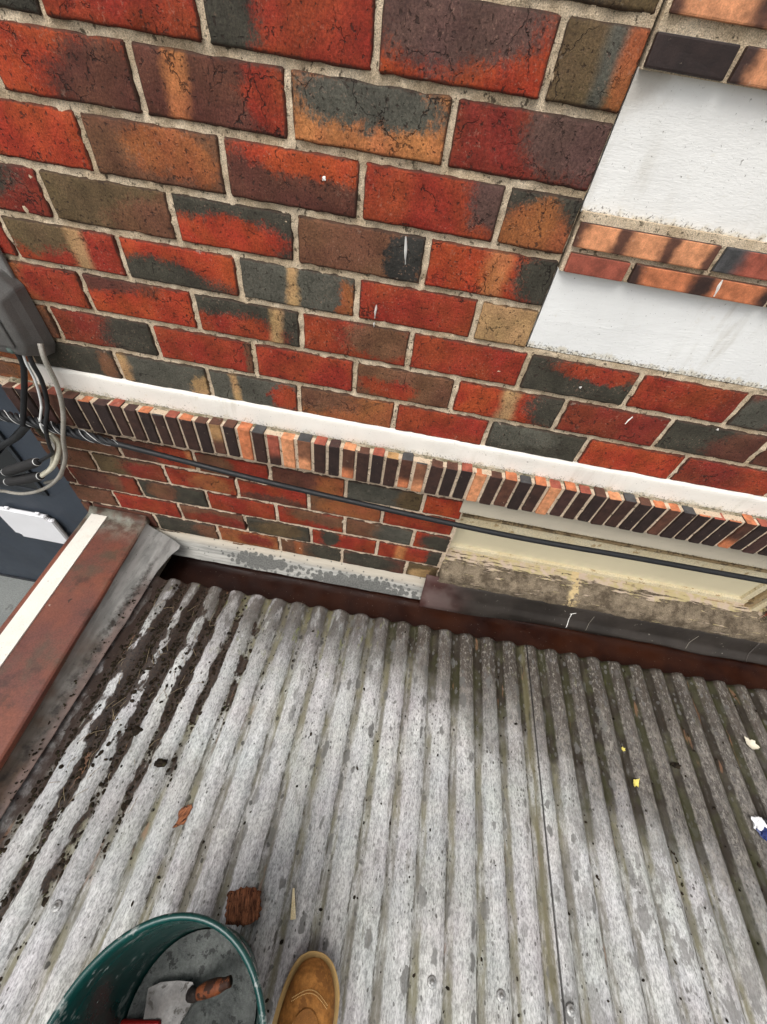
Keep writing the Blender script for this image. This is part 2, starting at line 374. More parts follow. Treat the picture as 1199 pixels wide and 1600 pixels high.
LOOK = {
 (-1,-2.5): L('P'), (-1,-1.5): L('D'), (-1,-.5): L('R'), (-1,.5): L('BO', 'D', (.4, .5, .4, .5)),
 (0,-3): L('D', cr=1), (0,-2): L('R', cr=.8), (0,-1): L('R', 'D', (.04, .45, .2, .75), cr=.6), (0,0): L('R2', 'PU', (.42, 1.0, .62, .78), cr=1.3), (0,1): L('BO', 'O2', (1.0, .5, .3, .8), (.62, .12), 'G', 1.2),
 (1,-2.5): L('R2', 'P', (.8, .2, .42, .75), cr=.6), (1,-1.5): L('P', 'R', (.85, .55, .2, .5), (.27, .075), 'O', 1.), (1,-.5): L('O', 'G', (.5, .72, .52, .40), cr=1.4), (1,.5): L('RD', 'PU', (.8, .7, .34, .7), cr=1.4),
 (2,-3): L('R2', cr=.4), (2,-2): L('B', 'O2', (.6, .55, .35, .4), cr=.7), (2,-1): L('P', 'R2', (.75, .95, .7, .36), cr=.5), (2,0): L('R', 'PU', (1.02, .75, .26, .6), cr=.6), (2,1): L('D', 'O2', (.45, .15, .55, .55), cr=1.1),
 (3,-3.5): L('RD', 'D', (.3, .8, .5, .5)), (3,-2.5): L('BO', 'B', (1, .2, .5, .7), cr=.3), (3,-1.5): L('D', 'R2', (.42, .22, .55, .42), cr=.2), (3,-.5): L('B', 'K', (.88, .5, .13, .9), cr=.4, soft=.25), (3,.5): L('R2', 'D', (1., .5, .27, .9), (.55, .1), 'O', 1.2),
 (4,-4): L('R'), (4,-3): L('R', 'BO', (.22, .85, .42, .55), (.63, .075), 'T', .3), (4,-2): L('R2', 'D', (.25, .1, .62, .5), cr=.3), (4,-1): L('G', 'O2', (.95, .2, .1, .6), (.45, .045), 'T', .8), (4,0): L('R', cr=.3), (4,1): L('T', cr=.9),
 (5,-3.5): L('O2', 'R', (.8, .5, .4, .8), cr=.8), (5,-2.5): L('R2', 'P', (.1, 1., .6, .4), cr=.3), (5,-1.5): L('D', 'R', (.3, .15, .5, .45), (.77, .06), 'T', .8), (5,-.5): L('R', 'B', (.75, .6, .35, .5), cr=1.), (5,.5): L('R', cr=.2), (5,1.5): L('D', 'R', (.62, .85, .36, .28), cr=1.), (5,2.5): L('R', 'RD', (1., .5, .2, .6), cr=.2), (5,3.5): L('P', 'G', (.2, .5, .3, .5)), (5,4.5): L('R'),
 (6,-4): L('O2', 'B', (.7, .5, .3, .8)), (6,-3): L('RD', 'D', (.95, .5, .45, .9), cr=.4), (6,-2): L('R', 'B', (1., .5, .12, .9), cr=.2), (6,-1): L('R', cr=.2), (6,0): L('B', 'R', (.33, .4, .3, .3), cr=.8), (6,1): L('R2', 'D', (1., .7, .3, .7), (.5, .085), 'T', .9), (6,2): L('RD', cr=.8), (6,3): L('D', 'P', (.85, .3, .35, .7), cr=.4), (6,4): L('P'),
 (7,-4.5): L('O2'), (7,-3.5): L('D', 'B', (.9, .4, .15, .5)), (7,-2.5): L('G', 'T', (.96, .25, .12, .55), (.06, .065), 'T', .3), (7,-1.5): L('G', 'R', (.84, .5, .12, .45), (.28, .05), 'T', .3), (7,-.5): L('O2', 'B', (.2, .8, .4, .5), cr=1.), (7,.5): L('R', cr=.1), (7,1.5): L('D', 'G', (.3, .6, .4, .4), cr=.2), (7,2.5): L('R2', cr=.1), (7,3.5): L('R', 'RD', (.3, .5, .4, .5), cr=.2), (7,4.5): L('D'),
 (20,-4): L('B'), (20,-3): L('P', 'R', (.8, .5, .3, .6), (.95, .06), 'O'), (20,-2): L('R', 'B', (.2, .5, .3, .6)), (20,-1): L('P', 'O2', (.9, .3, .3, .7)), (20,0): L('G', 'BO', (.9, .5, .2, .8)), (20,1): L('R2', cr=.2),
 (21,-4.5): L('B'), (21,-3.5): L('BO', 'RD', (.8, .5, .4, .6)), (21,-2.5): L('R', 'O2', (.6, .4, .3, .5)), (21,-1.5): L('R', 'P', (.5, .1, .5, .3)), (21,-.5): L('B', 'O2', (.6, .5, .5, .5)), (21,.5): L('R', cr=.2),
 (22,-5): L('P'), (22,-4): L('RD', 'P', (.3, .5, .3, .6), (.65, .1), 'B'), (22,-3): L('D', 'B', (.35, .5, .2, .6)), (22,-2): L('R', cr=.2), (22,-1): L('R', 'B', (.7, .7, .5, .4)), (22,0): L('B', 'G', (.8, .4, .4, .6)), (22,1): L('R2', 'D', (.7, .5, .5, .6)),
 (23,-4.5): L('B'), (23,-3.5): L('R', cr=.2), (23,-2.5): L('B', 'RD', (.5, .3, .5, .4)), (23,-1.5): L('D', 'BO', (.5, .5, .4, .5)), (23,-.5): L('R', 'D', (.25, .6, .15, .6)), (23,.5): L('R', 'D', (.9, .5, .15, .7), (.35, .08), 'O'),
 (24,-4): L('P'), (24,-3): L('D', 'B', (.9, .5, .3, .5)), (24,-2): L('O2', 'RD', (.6, .5, .3, .4)), (24,-1): L('B', 'D', (.8, .5, .4, .6), (.3, .06), 'O2'), (24,0): L('P', 'D', (.4, .5, .5, .6)), (24,1): L('BO', 'T', (.4, .3, .3, .4)),
}
random.seed(11)
KIND = ['R', 'R', 'R2', 'RD', 'P', 'B', 'D', 'G', 'O2']
def course(k, half, x_lo, x_hi):
    z1, z0 = LZ[k]-.0042, LZ[k+1]+.0042
    u = -6.5 if half else -7.
    js = []
    while u < 9:
        rr = random.Random(int(k*100+u*10)+3)
        js.append((u, JX.get((k, u), u*.24+rr.uniform(-.003, .003)))); u += 1
    for (ua, xa), (ub, xb) in zip(js, js[1:]):
        a, b = max(xa+.0045, x_lo), min(xb-.0045, x_hi)
        if b-a < .02: continue
        lk = LOOK.get((k, ua))
        if lk is None:
            A, Bc = random.choice(KIND), random.choice(KIND)
            lk = L(A, Bc, (random.random(), random.random(), random.uniform(.2, .6), random.uniform(.3, .7)))
        brick(a, b, z0, z1, lk)
LEFT, RIGHT = -1.0, 2.40
for k in range(-3, 8):
    half = (k % 2) == 1
    course(k, half, LEFT, EDGE if k < 5 else RIGHT)
OP0, OP1 = .365, 1.50        # window opening
for k in (20, 21, 22, 23, 24, 25):
    half = k in (21, 23, 25)
    course(k, half, LEFT, OP0-.002); course(k, half, OP1+.002, RIGHT)
# the brick standing at the end of the white band
brick(LEFT, -.862, -.745, -.694, L('O2', 'B', (.3, .6, .4, .5)))
for k, (a, b) in enumerate(((LEFT, -.845), (-.835, -.60), (-.59, -.36), (-.35, -.12), (-.11, .12), (.13, .36))):
    brick(a, b, -.884, -.79, L(random.choice(['R', 'P', 'B'])))
# mortar: one rough sheet behind the bricks, open at the window
def mortar_sheet():
    x0, x1, z0, z1, st = LEFT+.003, RIGHT-.002, -1.45, .34, .0055
    nx, nzv = int((x1-x0)/st), int((z1-z0)/st); vs, fs = [], []
    crack = [(-.374, -.93), (-.370, -.973), (-.384, -1.057), (-.372, -1.111), (-.381, -1.17), (-.36, -1.24)]
    for j in range(nzv+1):
        z = z0+(z1-z0)*j/nzv
        for i in range(nx+1):
            x = x0+(x1-x0)*i/nx
            y = .0052+nz(x*28, z*28, 2)*.0030+nz(x*95, z*95, 4)*.0038+nz(x*48, z*48, 8)*.0026
            if -1.26 < z < -.92:
                for (ax, az), (bx, bz) in zip(crack, crack[1:]):
                    if bz-.004 <= z <= az+.004:
                        cx = ax+(bx-ax)*(az-z)/(az-bz)
                        if abs(x-cx) < .008+.004*nz(z*60, 3, 1): y += .035
            vs.append((x, y, z))
    W = nx+1
    for j in range(nzv):
        for i in range(nx):
            a = j*W+i; x, z = vs[a][0], vs[a][2]
            if OP0-.002 < x < OP1-.004 and -1.29 < z < -.935: continue
            if x > EDGE-.004 and z > -.424: continue
            if x > -.855 and -.742 < z < -.694: continue
            fs.append((a, a+1, a+W+1, a+W))
    return mesh('mortar', vs, fs)
put('mortar', mortar_sheet(), MM, smooth=True)
put('mortar', box('mortar', (OP1+.008, .008, -1.30), (OP1+.05, .106, -.93), 0), MM)
put('mortar', box('mortar', (LEFT+.006, .010, -3.2), (LEFT+.06, .45, .34), 0), MM)
put('wall_core', box('wall_core', (LEFT+.012, .112, -3.27), (RIGHT-.01, .34, .34), 0), MM)
put('wall_core', box('wall_core', (LEFT+.05, .03, -3.27), (RIGHT-.01, .11, -1.46), 0), MM)
# bricks on the hidden return, so that the corner reads as solid
for k in list(range(-3, 8))+[20, 21, 22, 23, 24, 25]:
    for q in range(2):
        a = .114+q*.165; o = brick(0, .155, LZ[k+1]+.0048, LZ[k]-.0048, L(random.choice(KIND)), .05)
        o.location = (LEFT, a+.155, LZ[k+1]+.0048+WZ); o.rotation_euler = (0, 0, -math.pi/2)

# white painted panels and the thin-brick strips between them
def panel(x0, x1, z0, z1, y, mat, name='render_panel', nu=60, nv=12, wav=.0012, edge=.0):
    def f(s, t):
        x = x0+(x1-x0)*s; z = z0+(z1-z0)*t
        if t == 0: z += nz(x*24, 3.3)*edge+nz(x*80, 1.3)*edge*.5
        if t == 1: z += nz(x*19, 8.3)*edge+nz(x*70, 6.3)*edge*.5
        return (x, y+nz(x*9, z*9, 3)*wav+nz(x*40, z*40, 6)*wav*.4, z)
    return put(name, grid(name, f, nu, nv, (0, .03, 0)), mat, smooth=False)
panel(EDGE+.002, RIGHT, -.193, -.036, .006, m_white1)
panel(EDGE+.002, RIGHT, -.419, -.276, .004, m_white2, edge=.0012)
panel(EDGE+.002, RIGHT, .052, .34, .006, m_white1)
TC = dict(dk=(.024, .013, .011), dk2=(.040, .018, .013), pu=(.052, .023, .019), br=(.095, .038, .023), og=(.50, .165, .070), og2=(.60, .255, .12), rd=(.30, .075, .045), gy=(.060, .058, .058), tn=(.42, .24, .10))
def thin(x0, x1, z0, z1, y0, y1, A, B, T, st, along, bev=.0022):
    me = box('thin_brick', (0, 0, 0), (x1-x0, y1-y0, z1-z0), bev, 2)
    for v in me.vertices:
        v.co += Vector((nz(x0*90+v.co.x*30, v.co.z*40), nz(x0*90+5, v.co.x*40, v.co.z*40), nz(x0*90+9, v.co.x*40, v.co.z*30)))*.0011
    o = put('thin_brick', me, MT, (x0, y0, z0))
    o['colour'] = TC[A]; o['blob_colour'] = TC[B]; o['stripe_colour'] = TC[T]; o['stripe'] = st; o['along'] = float(along); return o
def strip(rows, x_end):
    for z0, z1, y, lst in rows:
        for (a, b, A, B, T, st) in lst: thin(a, b, z0, z1, y, .05, A, B, T, st, 0)
P2 = (.62, 2.0, 1.); P3 = (.6, 3., 1.); NO = (.5, 1., 0.)
strip([(-.238, -.203, -.010, [(.364, .595, 'br', 'og2', 'pu', (.62, 3., 1.)), (.604, .845, 'gy', 'rd', 'gy', (.5, 1.4, 1.)), (.853, 1.09, 'dk2', 'og', 'br', P3), (1.10, 1.33, 'pu', 'og', 'br', P2), (1.34, 1.57, 'dk', 'og', 'br', P2), (1.58, 2.39, 'br', 'og', 'br', P3)]),
       (-.275, -.2455, -.012, [(.367, .470, 'rd', 'br', 'br', NO), (.480, .720, 'dk2', 'og', 'br', P2), (.729, .96, 'pu', 'og2', 'br', P2), (.97, 1.2, 'dk', 'og', 'br', P3), (1.21, 1.44, 'br', 'og', 'br', P2), (1.45, 2.39, 'dk2', 'og', 'br', P3)]),
       (-.037, -.006, -.012, [(.362, .466, 'dk', 'dk', 'gy', NO), (.474, .71, 'dk2', 'og2', 'pu', P2), (.72, .95, 'dk', 'og', 'br', P2), (.96, 1.2, 'pu', 'og', 'br', P3), (1.21, 2.39, 'dk', 'og', 'br', P3)]),
       (.008, .046, -.010, [(.366, .60, 'br', 'og2', 'br', (.7, 2.2, 1.)), (.61, .84, 'dk', 'og', 'br', P3), (.85, 1.1, 'pu', 'og', 'br', P2), (1.11, 2.39, 'dk', 'og', 'br', P3)])], RIGHT)
for z0, z1 in ((-.276, -.1905), (-.038, .0535)):
    put('mortar', grid('mortar', lambda s, t, z0=z0, z1=z1: (EDGE+.004+(RIGHT-EDGE-.006)*s, -.0035+nz(s*160, t*9)*.0025, z0+(z1-z0)*t), 160, 8, (0, .04, 0)), MM)

# white band and the upright row of thin bricks below it
def band(s, t):
    x = -.860+(RIGHT+.85)*s; z = -.7465+(.0655)*t
    if t > .99: z += nz(x*17, 2)*.0035+nz(x*60, 5)*.0016
    return (x, -.0075+nz(x*12, z*20, 3)*.0018+nz(x*60, z*60, 1)*.0007+(.002 if t > .9 else 0), z)
put('render_band', grid('render_band', band, 220, 8, (0, .012, 0)), m_white3, smooth=True)
random.seed(21)
JS = [-.943, -.905, -.867, -.824, -.780, -.736, -.693, -.649, -.609, -.570, -.532, -.496, -.457, -.416, -.377, -.338, -.299, -.259, -.220, -.181, -.137, -.092, -.053, -.014, .027, .067, .105, .145, .185, .224, .264]
JS += [.264+.03957*k for k in range(1, 14)]+[.818, .859, .896, .937, .976, 1.015, 1.057, 1.094, 1.131, 1.173]+[1.173+.0396*k for k in range(1, 31)]
LK = 'br dk2|rd dk|br pu|rd br|br dk|og dk|pu dk|rd dk2|pu dk2|og dk|gy dk2|rd dk2|og dk2|br dk|br brt|br dk|og og|gy dk2|rd rdk|og2 og2|gy og2k|rd dk2|pu dk|og2 ogk|br dk2|rd dk|tn dk2|gy ogk|gy og2k|br dk2|br dk|rd dk|og og2|br dk2|og br|gy dk|og dk2|rd og2|og pu|rd dk2|br dk|og2 dk2|gy dk2|br dk|og dk|og br|gy dk|og dk|rd dk|og dk|og ogk|rd dk|pu pu|tn dk'.split('|')
TOPS = ['og', 'br', 'pu', 'gy', 'rd', 'br', 'rd', 'og']; FACES = ['dk', 'dk2', 'dk', 'pu', 'dk2', 'br', 'dk2', 'og']
for i, (xa, xb) in enumerate(zip(JS, JS[1:])):
    if xb > RIGHT-.004: break
    tp, f = LK[i].split() if i < len(LK) else (random.choice(TOPS), random.choice(FACES))
    st = (.5, 1., 0.); bl = f
    if f == 'brt': f, bl, st = 'br', 'tn', (.35, .55, .7)
    elif f == 'rdk': f, bl, st = 'dk2', 'rd', (.5, .6, 1.)
    elif f == 'ogk': f, bl, st = 'og', 'dk', (.55, .62, .9)
    elif f == 'og2k': f, bl, st = 'og2', 'br', (.45, .62, .8)
    dz = random.uniform(-.0025, .0025); g0 = random.uniform(.0036, .0052)
    o = thin(xa+g0, xb-g0, -.846+dz+random.uniform(-.002, .002), -.7425+dz, -.0415+random.uniform(-.0015, .0015), .02, f, bl, tp, st, 1, .003)
    o.rotation_euler = (0, random.uniform(-.012, .012), random.uniform(-.02, .02))
put('mortar', grid('mortar', lambda s, t: (-.940+(RIGHT+.93)*s, -.0352+nz(s*400, t*6)*.0020, -.848+(.1035)*t), 420, 12, (0, .05, 0)), MM)
put('mortar', grid('mortar', lambda s, t: (-.940+(RIGHT+.93)*s, -.016+.014*t+nz(s*300, 4)*.002, -.7445+.006*t+nz(s*260, 1)*.0025), 420, 2, (0, .01, -.004)), weathered('mossy_mortar', (.16, .14, .085), (.36, .30, .22), 60, (.05, .05, .03), 160, .56, .95, .8, .003, 240))

# small white splashes on the brick faces
m_spl = plain('white_splash', (.85, .83, .78), .6)
for (xa, za, xb, zb, wd) in ((.080, -.266, .086, -.309, .0026), (.0395, -.388, .0385, -.415, .0022), (.038, -.422, .0385, -.432, .0018), (.627, -.246, .631, -.272, .0032), (.643, -.527, .638, -.548, .002), (.5, -.48, .502, -.484, .003), (.83, -.52, .834, -.523, .003), (-.07, -.205, -.065, -.209, .004)):
    n = 8; vs = []; fs = []
    yy = -.0142 if 0.6 < xa < .635 else -.0045
    for q in range(n+1):
        t = q/n; hw = wd*(.35+.65*math.sin(math.pi*min(t*1.15, 1)))*(1+.3*nz(t*5, xa*50)); px, pz = xa+(xb-xa)*t+nz(t*3, xa*90)*.001, za+(zb-za)*t
        dx, dz = zb-za, -(xb-xa); ln = math.hypot(dx, dz); dx /= ln; dz /= ln
        vs += [(px-dx*hw, yy+.003, pz-dz*hw), (px, yy, pz), (px+dx*hw, yy+.003, pz+dz*hw)]
        if q: b = 3*q; fs += [(b-3, b-2, b+1, b), (b-2, b-1, b+2, b+1)]
    put('paint_splash', mesh('paint_splash', vs, fs), m_spl)

# ------------------------------------------------------------------ window below the row
m_cream = weathered('cream_paint', (.62, .52, .33), (.68, .60, .42), 10, (.36, .24, .11), 26, .60, .55, .2, .001, 160)
m_pane = plain('painted_glass', (.66, .59, .41), .22, .5, 0, 0, 100, .05, 4)
m_dirty = weathered('grimy_cream', (.30, .21, .11), (.45, .34, .19), 20, (.10, .07, .04), 40, .5, .8, .3, .001, 200)
win = put('window', box('window_frame', (OP0-.03, .040, -.985), (OP1-.004, .10, -.925), .003), m_cream, smooth=False)
def sub(name, lo, hi, mat, bev=.002): return new(name, box(name, lo, hi, bev), mat, win)
sub('frame', (OP0-.03, .036, -.998), (OP1-.012, .09, -.9865), m_dirty)
sub('frame', (OP0-.03, .043, -1.040), (OP1-.03, .09, -.9995), m_cream)
sub('frame', (OP0-.03, .043, -1.186), (OP1-.03, .09, -1.166), m_cream)
sub('frame', (OP0-.03, .034, -1.205), (OP1-.012, .09, -1.1875), m_dirty)
sub('frame', (1.428, .045, -1.165), (1.452, .09, -1.041), m_cream)
sub('frame', (1.4535, .034, -1.195), (1.474, .09, -.987), m_dirty)
sub('frame', (1.4755, .026, -1.20), (OP1-.001, .09, -.94), m_cream)
sub('pane', (OP0-.03, .056, -1.17), (1.44, .062, -1.035), m_pane, 0)
put('lintel', grid('lintel', lambda s, t: (OP0-.012+(OP1-OP0+.10)*s, -.004+nz(s*20, t*3)*.001, -.938+.078*t), 60, 6, (0, .1, 0)), m_white4)
def sill_material():
    m = M('weathered_sill'); ob = m.tc(); s = m.sep(ob)
    col = m.mix(m.ss(m.noise(25, 5, .7), .35, .65), (.10, .076, .052), (.27, .215, .15))
    f = m.noise(380, 3, .7); col = m.mix(1., col, m.comb(*[m.ss(f, .25, .75, .5, 1.4)]*3), 'MULTIPLY')
    k = m.ss(s[1], -.012, .045)
    fl = m.ss(m.math('MULTIPLY_ADD', k, .26, m.noise(1, 5, .7, m.scale(ob, (9, 75, 75)), dist=.3)), .60, .635)
    col = m.mix(m.math('MULTIPLY', fl, .9), col, m.mix(m.ss(m.noise(30, 3), .4, .6), (.60, .47, .36), (.55, .45, .24)))
    dr = m.ss(m.math('ADD', m.math('ABSOLUTE', m.math('SUBTRACT', s[0], .845)), m.math('MULTIPLY', m.noise(50, 3), .05)), .035, .05, 1., 0.)
    col = m.mix(m.math('MULTIPLY', dr, m.ss(m.noise(60, 4, .7), .42, .5)), col, (.62, .47, .25))
    col = m.mix(m.ss(m.noise(110, 3, .6), .68, .72), col, (.03, .025, .02))
    return m.done(col, .92, m.bump(m.math('ADD', m.math('MULTIPLY', m.noise(70, 5, .7), 1.2), m.math('ADD', f, fl)), .9, .004), .15)
def sill(s, t):
    x = OP0+.001+(OP1-OP0+.16)*s
    P = [(.09, -1.160), (.05, -1.178), (.02, -1.196), (-.01, -1.220), (-.034, -1.240), (-.042, -1.252), (-.044, -1.275), (-.040, -1.305)]
    a = t*(len(P)-1); i = min(int(a), len(P)-2); b = a-i
    y = P[i][0]*(1-b)+P[i+1][0]*b; z = P[i][1]*(1-b)+P[i+1][1]*b
    if x > OP1: y = min(y, -.006)
    return (x, y+nz(x*30, t*6, 2)*.003+nz(x*90, t*20, 2)*.0015, z+nz(x*26, t*7, 9)*.0035+nz(x*85, t*22, 9)*.0018)
put('window_sill', grid('window_sill', sill, 200, 28, (0, .02, -.06)), sill_material(), smooth=True)

# ------------------------------------------------------------------ flashings and the box gutter
def flash_mat():
    m = M('limewashed_fillet'); ob = m.tc(); s = m.sep(ob)
    col = m.mix(m.ss(m.noise(1, 4, .65, m.scale(ob, (6, 40, 130))), .3, .7), (.20, .20, .185), (.42, .41, .375))
    col = m.mix(m.math('MULTIPLY', m.ss(s[2], -1.372, -1.350), .75), col, (.50, .44, .35))
    wob = m.noise(55, 4, .6)
    c1 = m.vm('LENGTH', m.scale(m.vm('SUBTRACT', ob, (-.300, -.030, -1.384)), (4.6, 13, 24)))
    c2 = m.vm('LENGTH', m.scale(m.vm('SUBTRACT', ob, (.08, -.060, -1.402)), (2.7, 8, 15)))
    d = m.math('MINIMUM', c1, c2)
    vo = m.vor(60, ob)['Distance']
    k = m.math('MULTIPLY', m.ss(m.math('ADD', d, m.math('MULTIPLY', vo, .75)), .93, 1.05, 1., 0.), .92)
    col = m.mix(k, col, m.mix(m.ss(m.noise(200, 2), .4, .6), (.085, .085, .08), (.13, .13, .12)))
    v2 = m.vor(75, ob)
    sp = m.math('MULTIPLY', m.ss(v2['Distance'], .22, .28, 1., 0.), m.ss(m.sep(v2['Color'])[0], .80, .82))
    col = m.mix(m.math('MULTIPLY', sp, .8), col, (.10, .10, .095))
    return m.done(col, .8, m.bump(m.noise(140, 4, .65), .5, .002), .25)
def fillet(s, t):
    x = -.74+1.072*s
    P = [(.004, -1.345), (-.008, -1.350), (-.020, -1.362), (-.036, -1.380), (-.056, -1.400), (-.061, -1.406), (-.059, -1.410), (-.046, -1.414)]
    a = t*(len(P)-1); i = min(int(a), len(P)-2); b = a-i
    y = P[i][0]*(1-b)+P[i+1][0]*b; z = P[i][1]*(1-b)+P[i+1][1]*b
    top = 1 if t < .2 else .3
    return (x, y+nz(x*14, t*4)*.003, z+nz(x*11, 7)*.005*top+nz(x*50, t*9, 1)*.0015+(x+.2)*.010)
fl = tag(new('cement_fillet', grid('cement_fillet', fillet, 160, 22, (0, .03, -.004)), flash_mat(), smooth=True), 'pale grey fillet with dark blotches along the wall foot above the gutter', 'flashing')
m_lead = weathered('dark_lead', (.060, .050, .043), (.095, .082, .072), 5, (.17, .16, .145), 16, .66, .48, .25, .002, 40, .5, 0, .15)
m_screw0 = plain('bare_scratch', (.30, .27, .22), .5)
def lead_mat():
    m = M('dressed_lead'); ob = m.tc(); s = m.sep(ob)
    col = m.mix(m.ss(m.noise(6, 4, .6), .35, .65), (.020, .016, .013), (.036, .029, .024))
    e = m.ss(m.math('MULTIPLY_ADD', m.noise(9, 3), .16, s[0]), .42, .60, 1., 0.)
    col = m.mix(e, col, m.mix(m.ss(m.noise(8, 3), .4, .6), (.06, .025, .021), (.12, .08, .072)))
    rb = m.ss(m.math('MULTIPLY_ADD', m.noise(30, 4), .03, s[2]), -1.40, -1.372, 1., 0.)
    col = m.mix(m.math('MULTIPLY', rb, m.ss(s[0], .8, 1.2, .1, .7)), col, (.11, .105, .09))
    col = m.mix(m.ss(m.noise(90, 3), .70, .73, 0., .7), col, (.40, .37, .31))
    return m.done(col, m.ss(m.noise(14, 3), .3, .7, .5, .72), m.bump(m.noise(18, 3), .2, .006), .3)
def apron(s, t):
    x = .318+1.9*s
    k = min(1, max(0, (x-.55)/.7)); wv = nz(x*3.2, 5)*.012
    P = [(-.030, -1.268), (-.047, -1.283), (-.056, -1.31), (-.066, -1.34), (-.080-.012*k, -1.365), (-.088+.006*k, -1.385-.004*k), (-.090+.018*k, -1.400)]
    a = t*(len(P)-1); i = min(int(a), len(P)-2); b = a-i
    y = P[i][0]*(1-b)+P[i+1][0]*b; z = P[i][1]*(1-b)+P[i+1][1]*b
    return (x, y-(wv+nz(x*9, t*2)*.004)*t*.8+.012*t*min(1, max(0, (x-.4)/.3)), z+nz(x*5, 2)*.006*(1 if t < .3 else .4)+nz(x*30, 4)*.0015+.02*max(0, x-.9)*t*.4)
la = new('lead_apron', grid('lead_apron', apron, 190, 26, (0, .002, -.0015)), lead_mat(), smooth=True)
tag(la, 'dark dressed lead apron below the window sill, hanging into the gutter', 'flashing')
for k, pts in enumerate((((.872, .35), (.874, .75)), ((.885, .30), (.866, .36)), ((.952, .30), (.944, .72)), ((1.335, .28), (1.315, .62)), ((1.545, .05), (1.540, .98)))):
    P3_ = [Vector(apron((xa-.318)/1.9, tb))+Vector((0, -.0012, .0008)) for xa, tb in [(pts[0][0]+(pts[1][0]-pts[0][0])*q/6, pts[0][1]+(pts[1][1]-pts[0][1])*q/6) for q in range(7)]]
    new('scratch' if k < 4 else 'seam', tube('scratch', P3_, (.0013, .0011, .0006, .0006, .0016)[k], 6, 1), m_spl if k < 2 else m_lead if k == 4 else m_screw0, la)
m_gut = M('rusty_gutter'); o_ = m_gut.tc()
cg = m_gut.mix(m_gut.ss(m_gut.noise(5, 4, .6), .35, .65), (.018, .0050, .0030), (.042, .0120, .0048))
cg = m_gut.mix(m_gut.ss(m_gut.sep(o_)[0], -.4, .6, 1., 0.), cg, m_gut.mix(.5, cg, (.012, .006, .005)))
cg = m_gut.mix(m_gut.ss(m_gut.noise(170, 3, .6), .70, .73, 0., .7), cg, (.30, .25, .2))
m_gut.done(cg, m_gut.ss(m_gut.noise(12, 3), .3, .7, .4, .7), m_gut.bump(m_gut.noise(40, 4), .25, .003), .2)
GP = [(-.026, -1.400), (-.028, -1.445), (-.030, -1.472), (-.036, -1.478), (-.14, -1.480), (-.262, -1.476), (-.270, -1.468), (-.272, -1.395), (-.285, -1.392)]
def gut(s, t):
    a = t*(len(GP)-1); i = min(int(a), len(GP)-2); b = a-i
    return (-.70+3.2*s, GP[i][0]*(1-b)+GP[i+1][0]*b+nz(s*12, t*3)*.002, GP[i][1]*(1-b)+GP[i+1][1]*b+nz(s*14, t*4, 3)*.002)
tag(new('box_gutter', grid('box_gutter', gut, 90, 32, (0, 0, -.002)), m_gut.m, smooth=True), 'dark rust-brown box gutter between the wall and the corrugated roof', 'gutter')

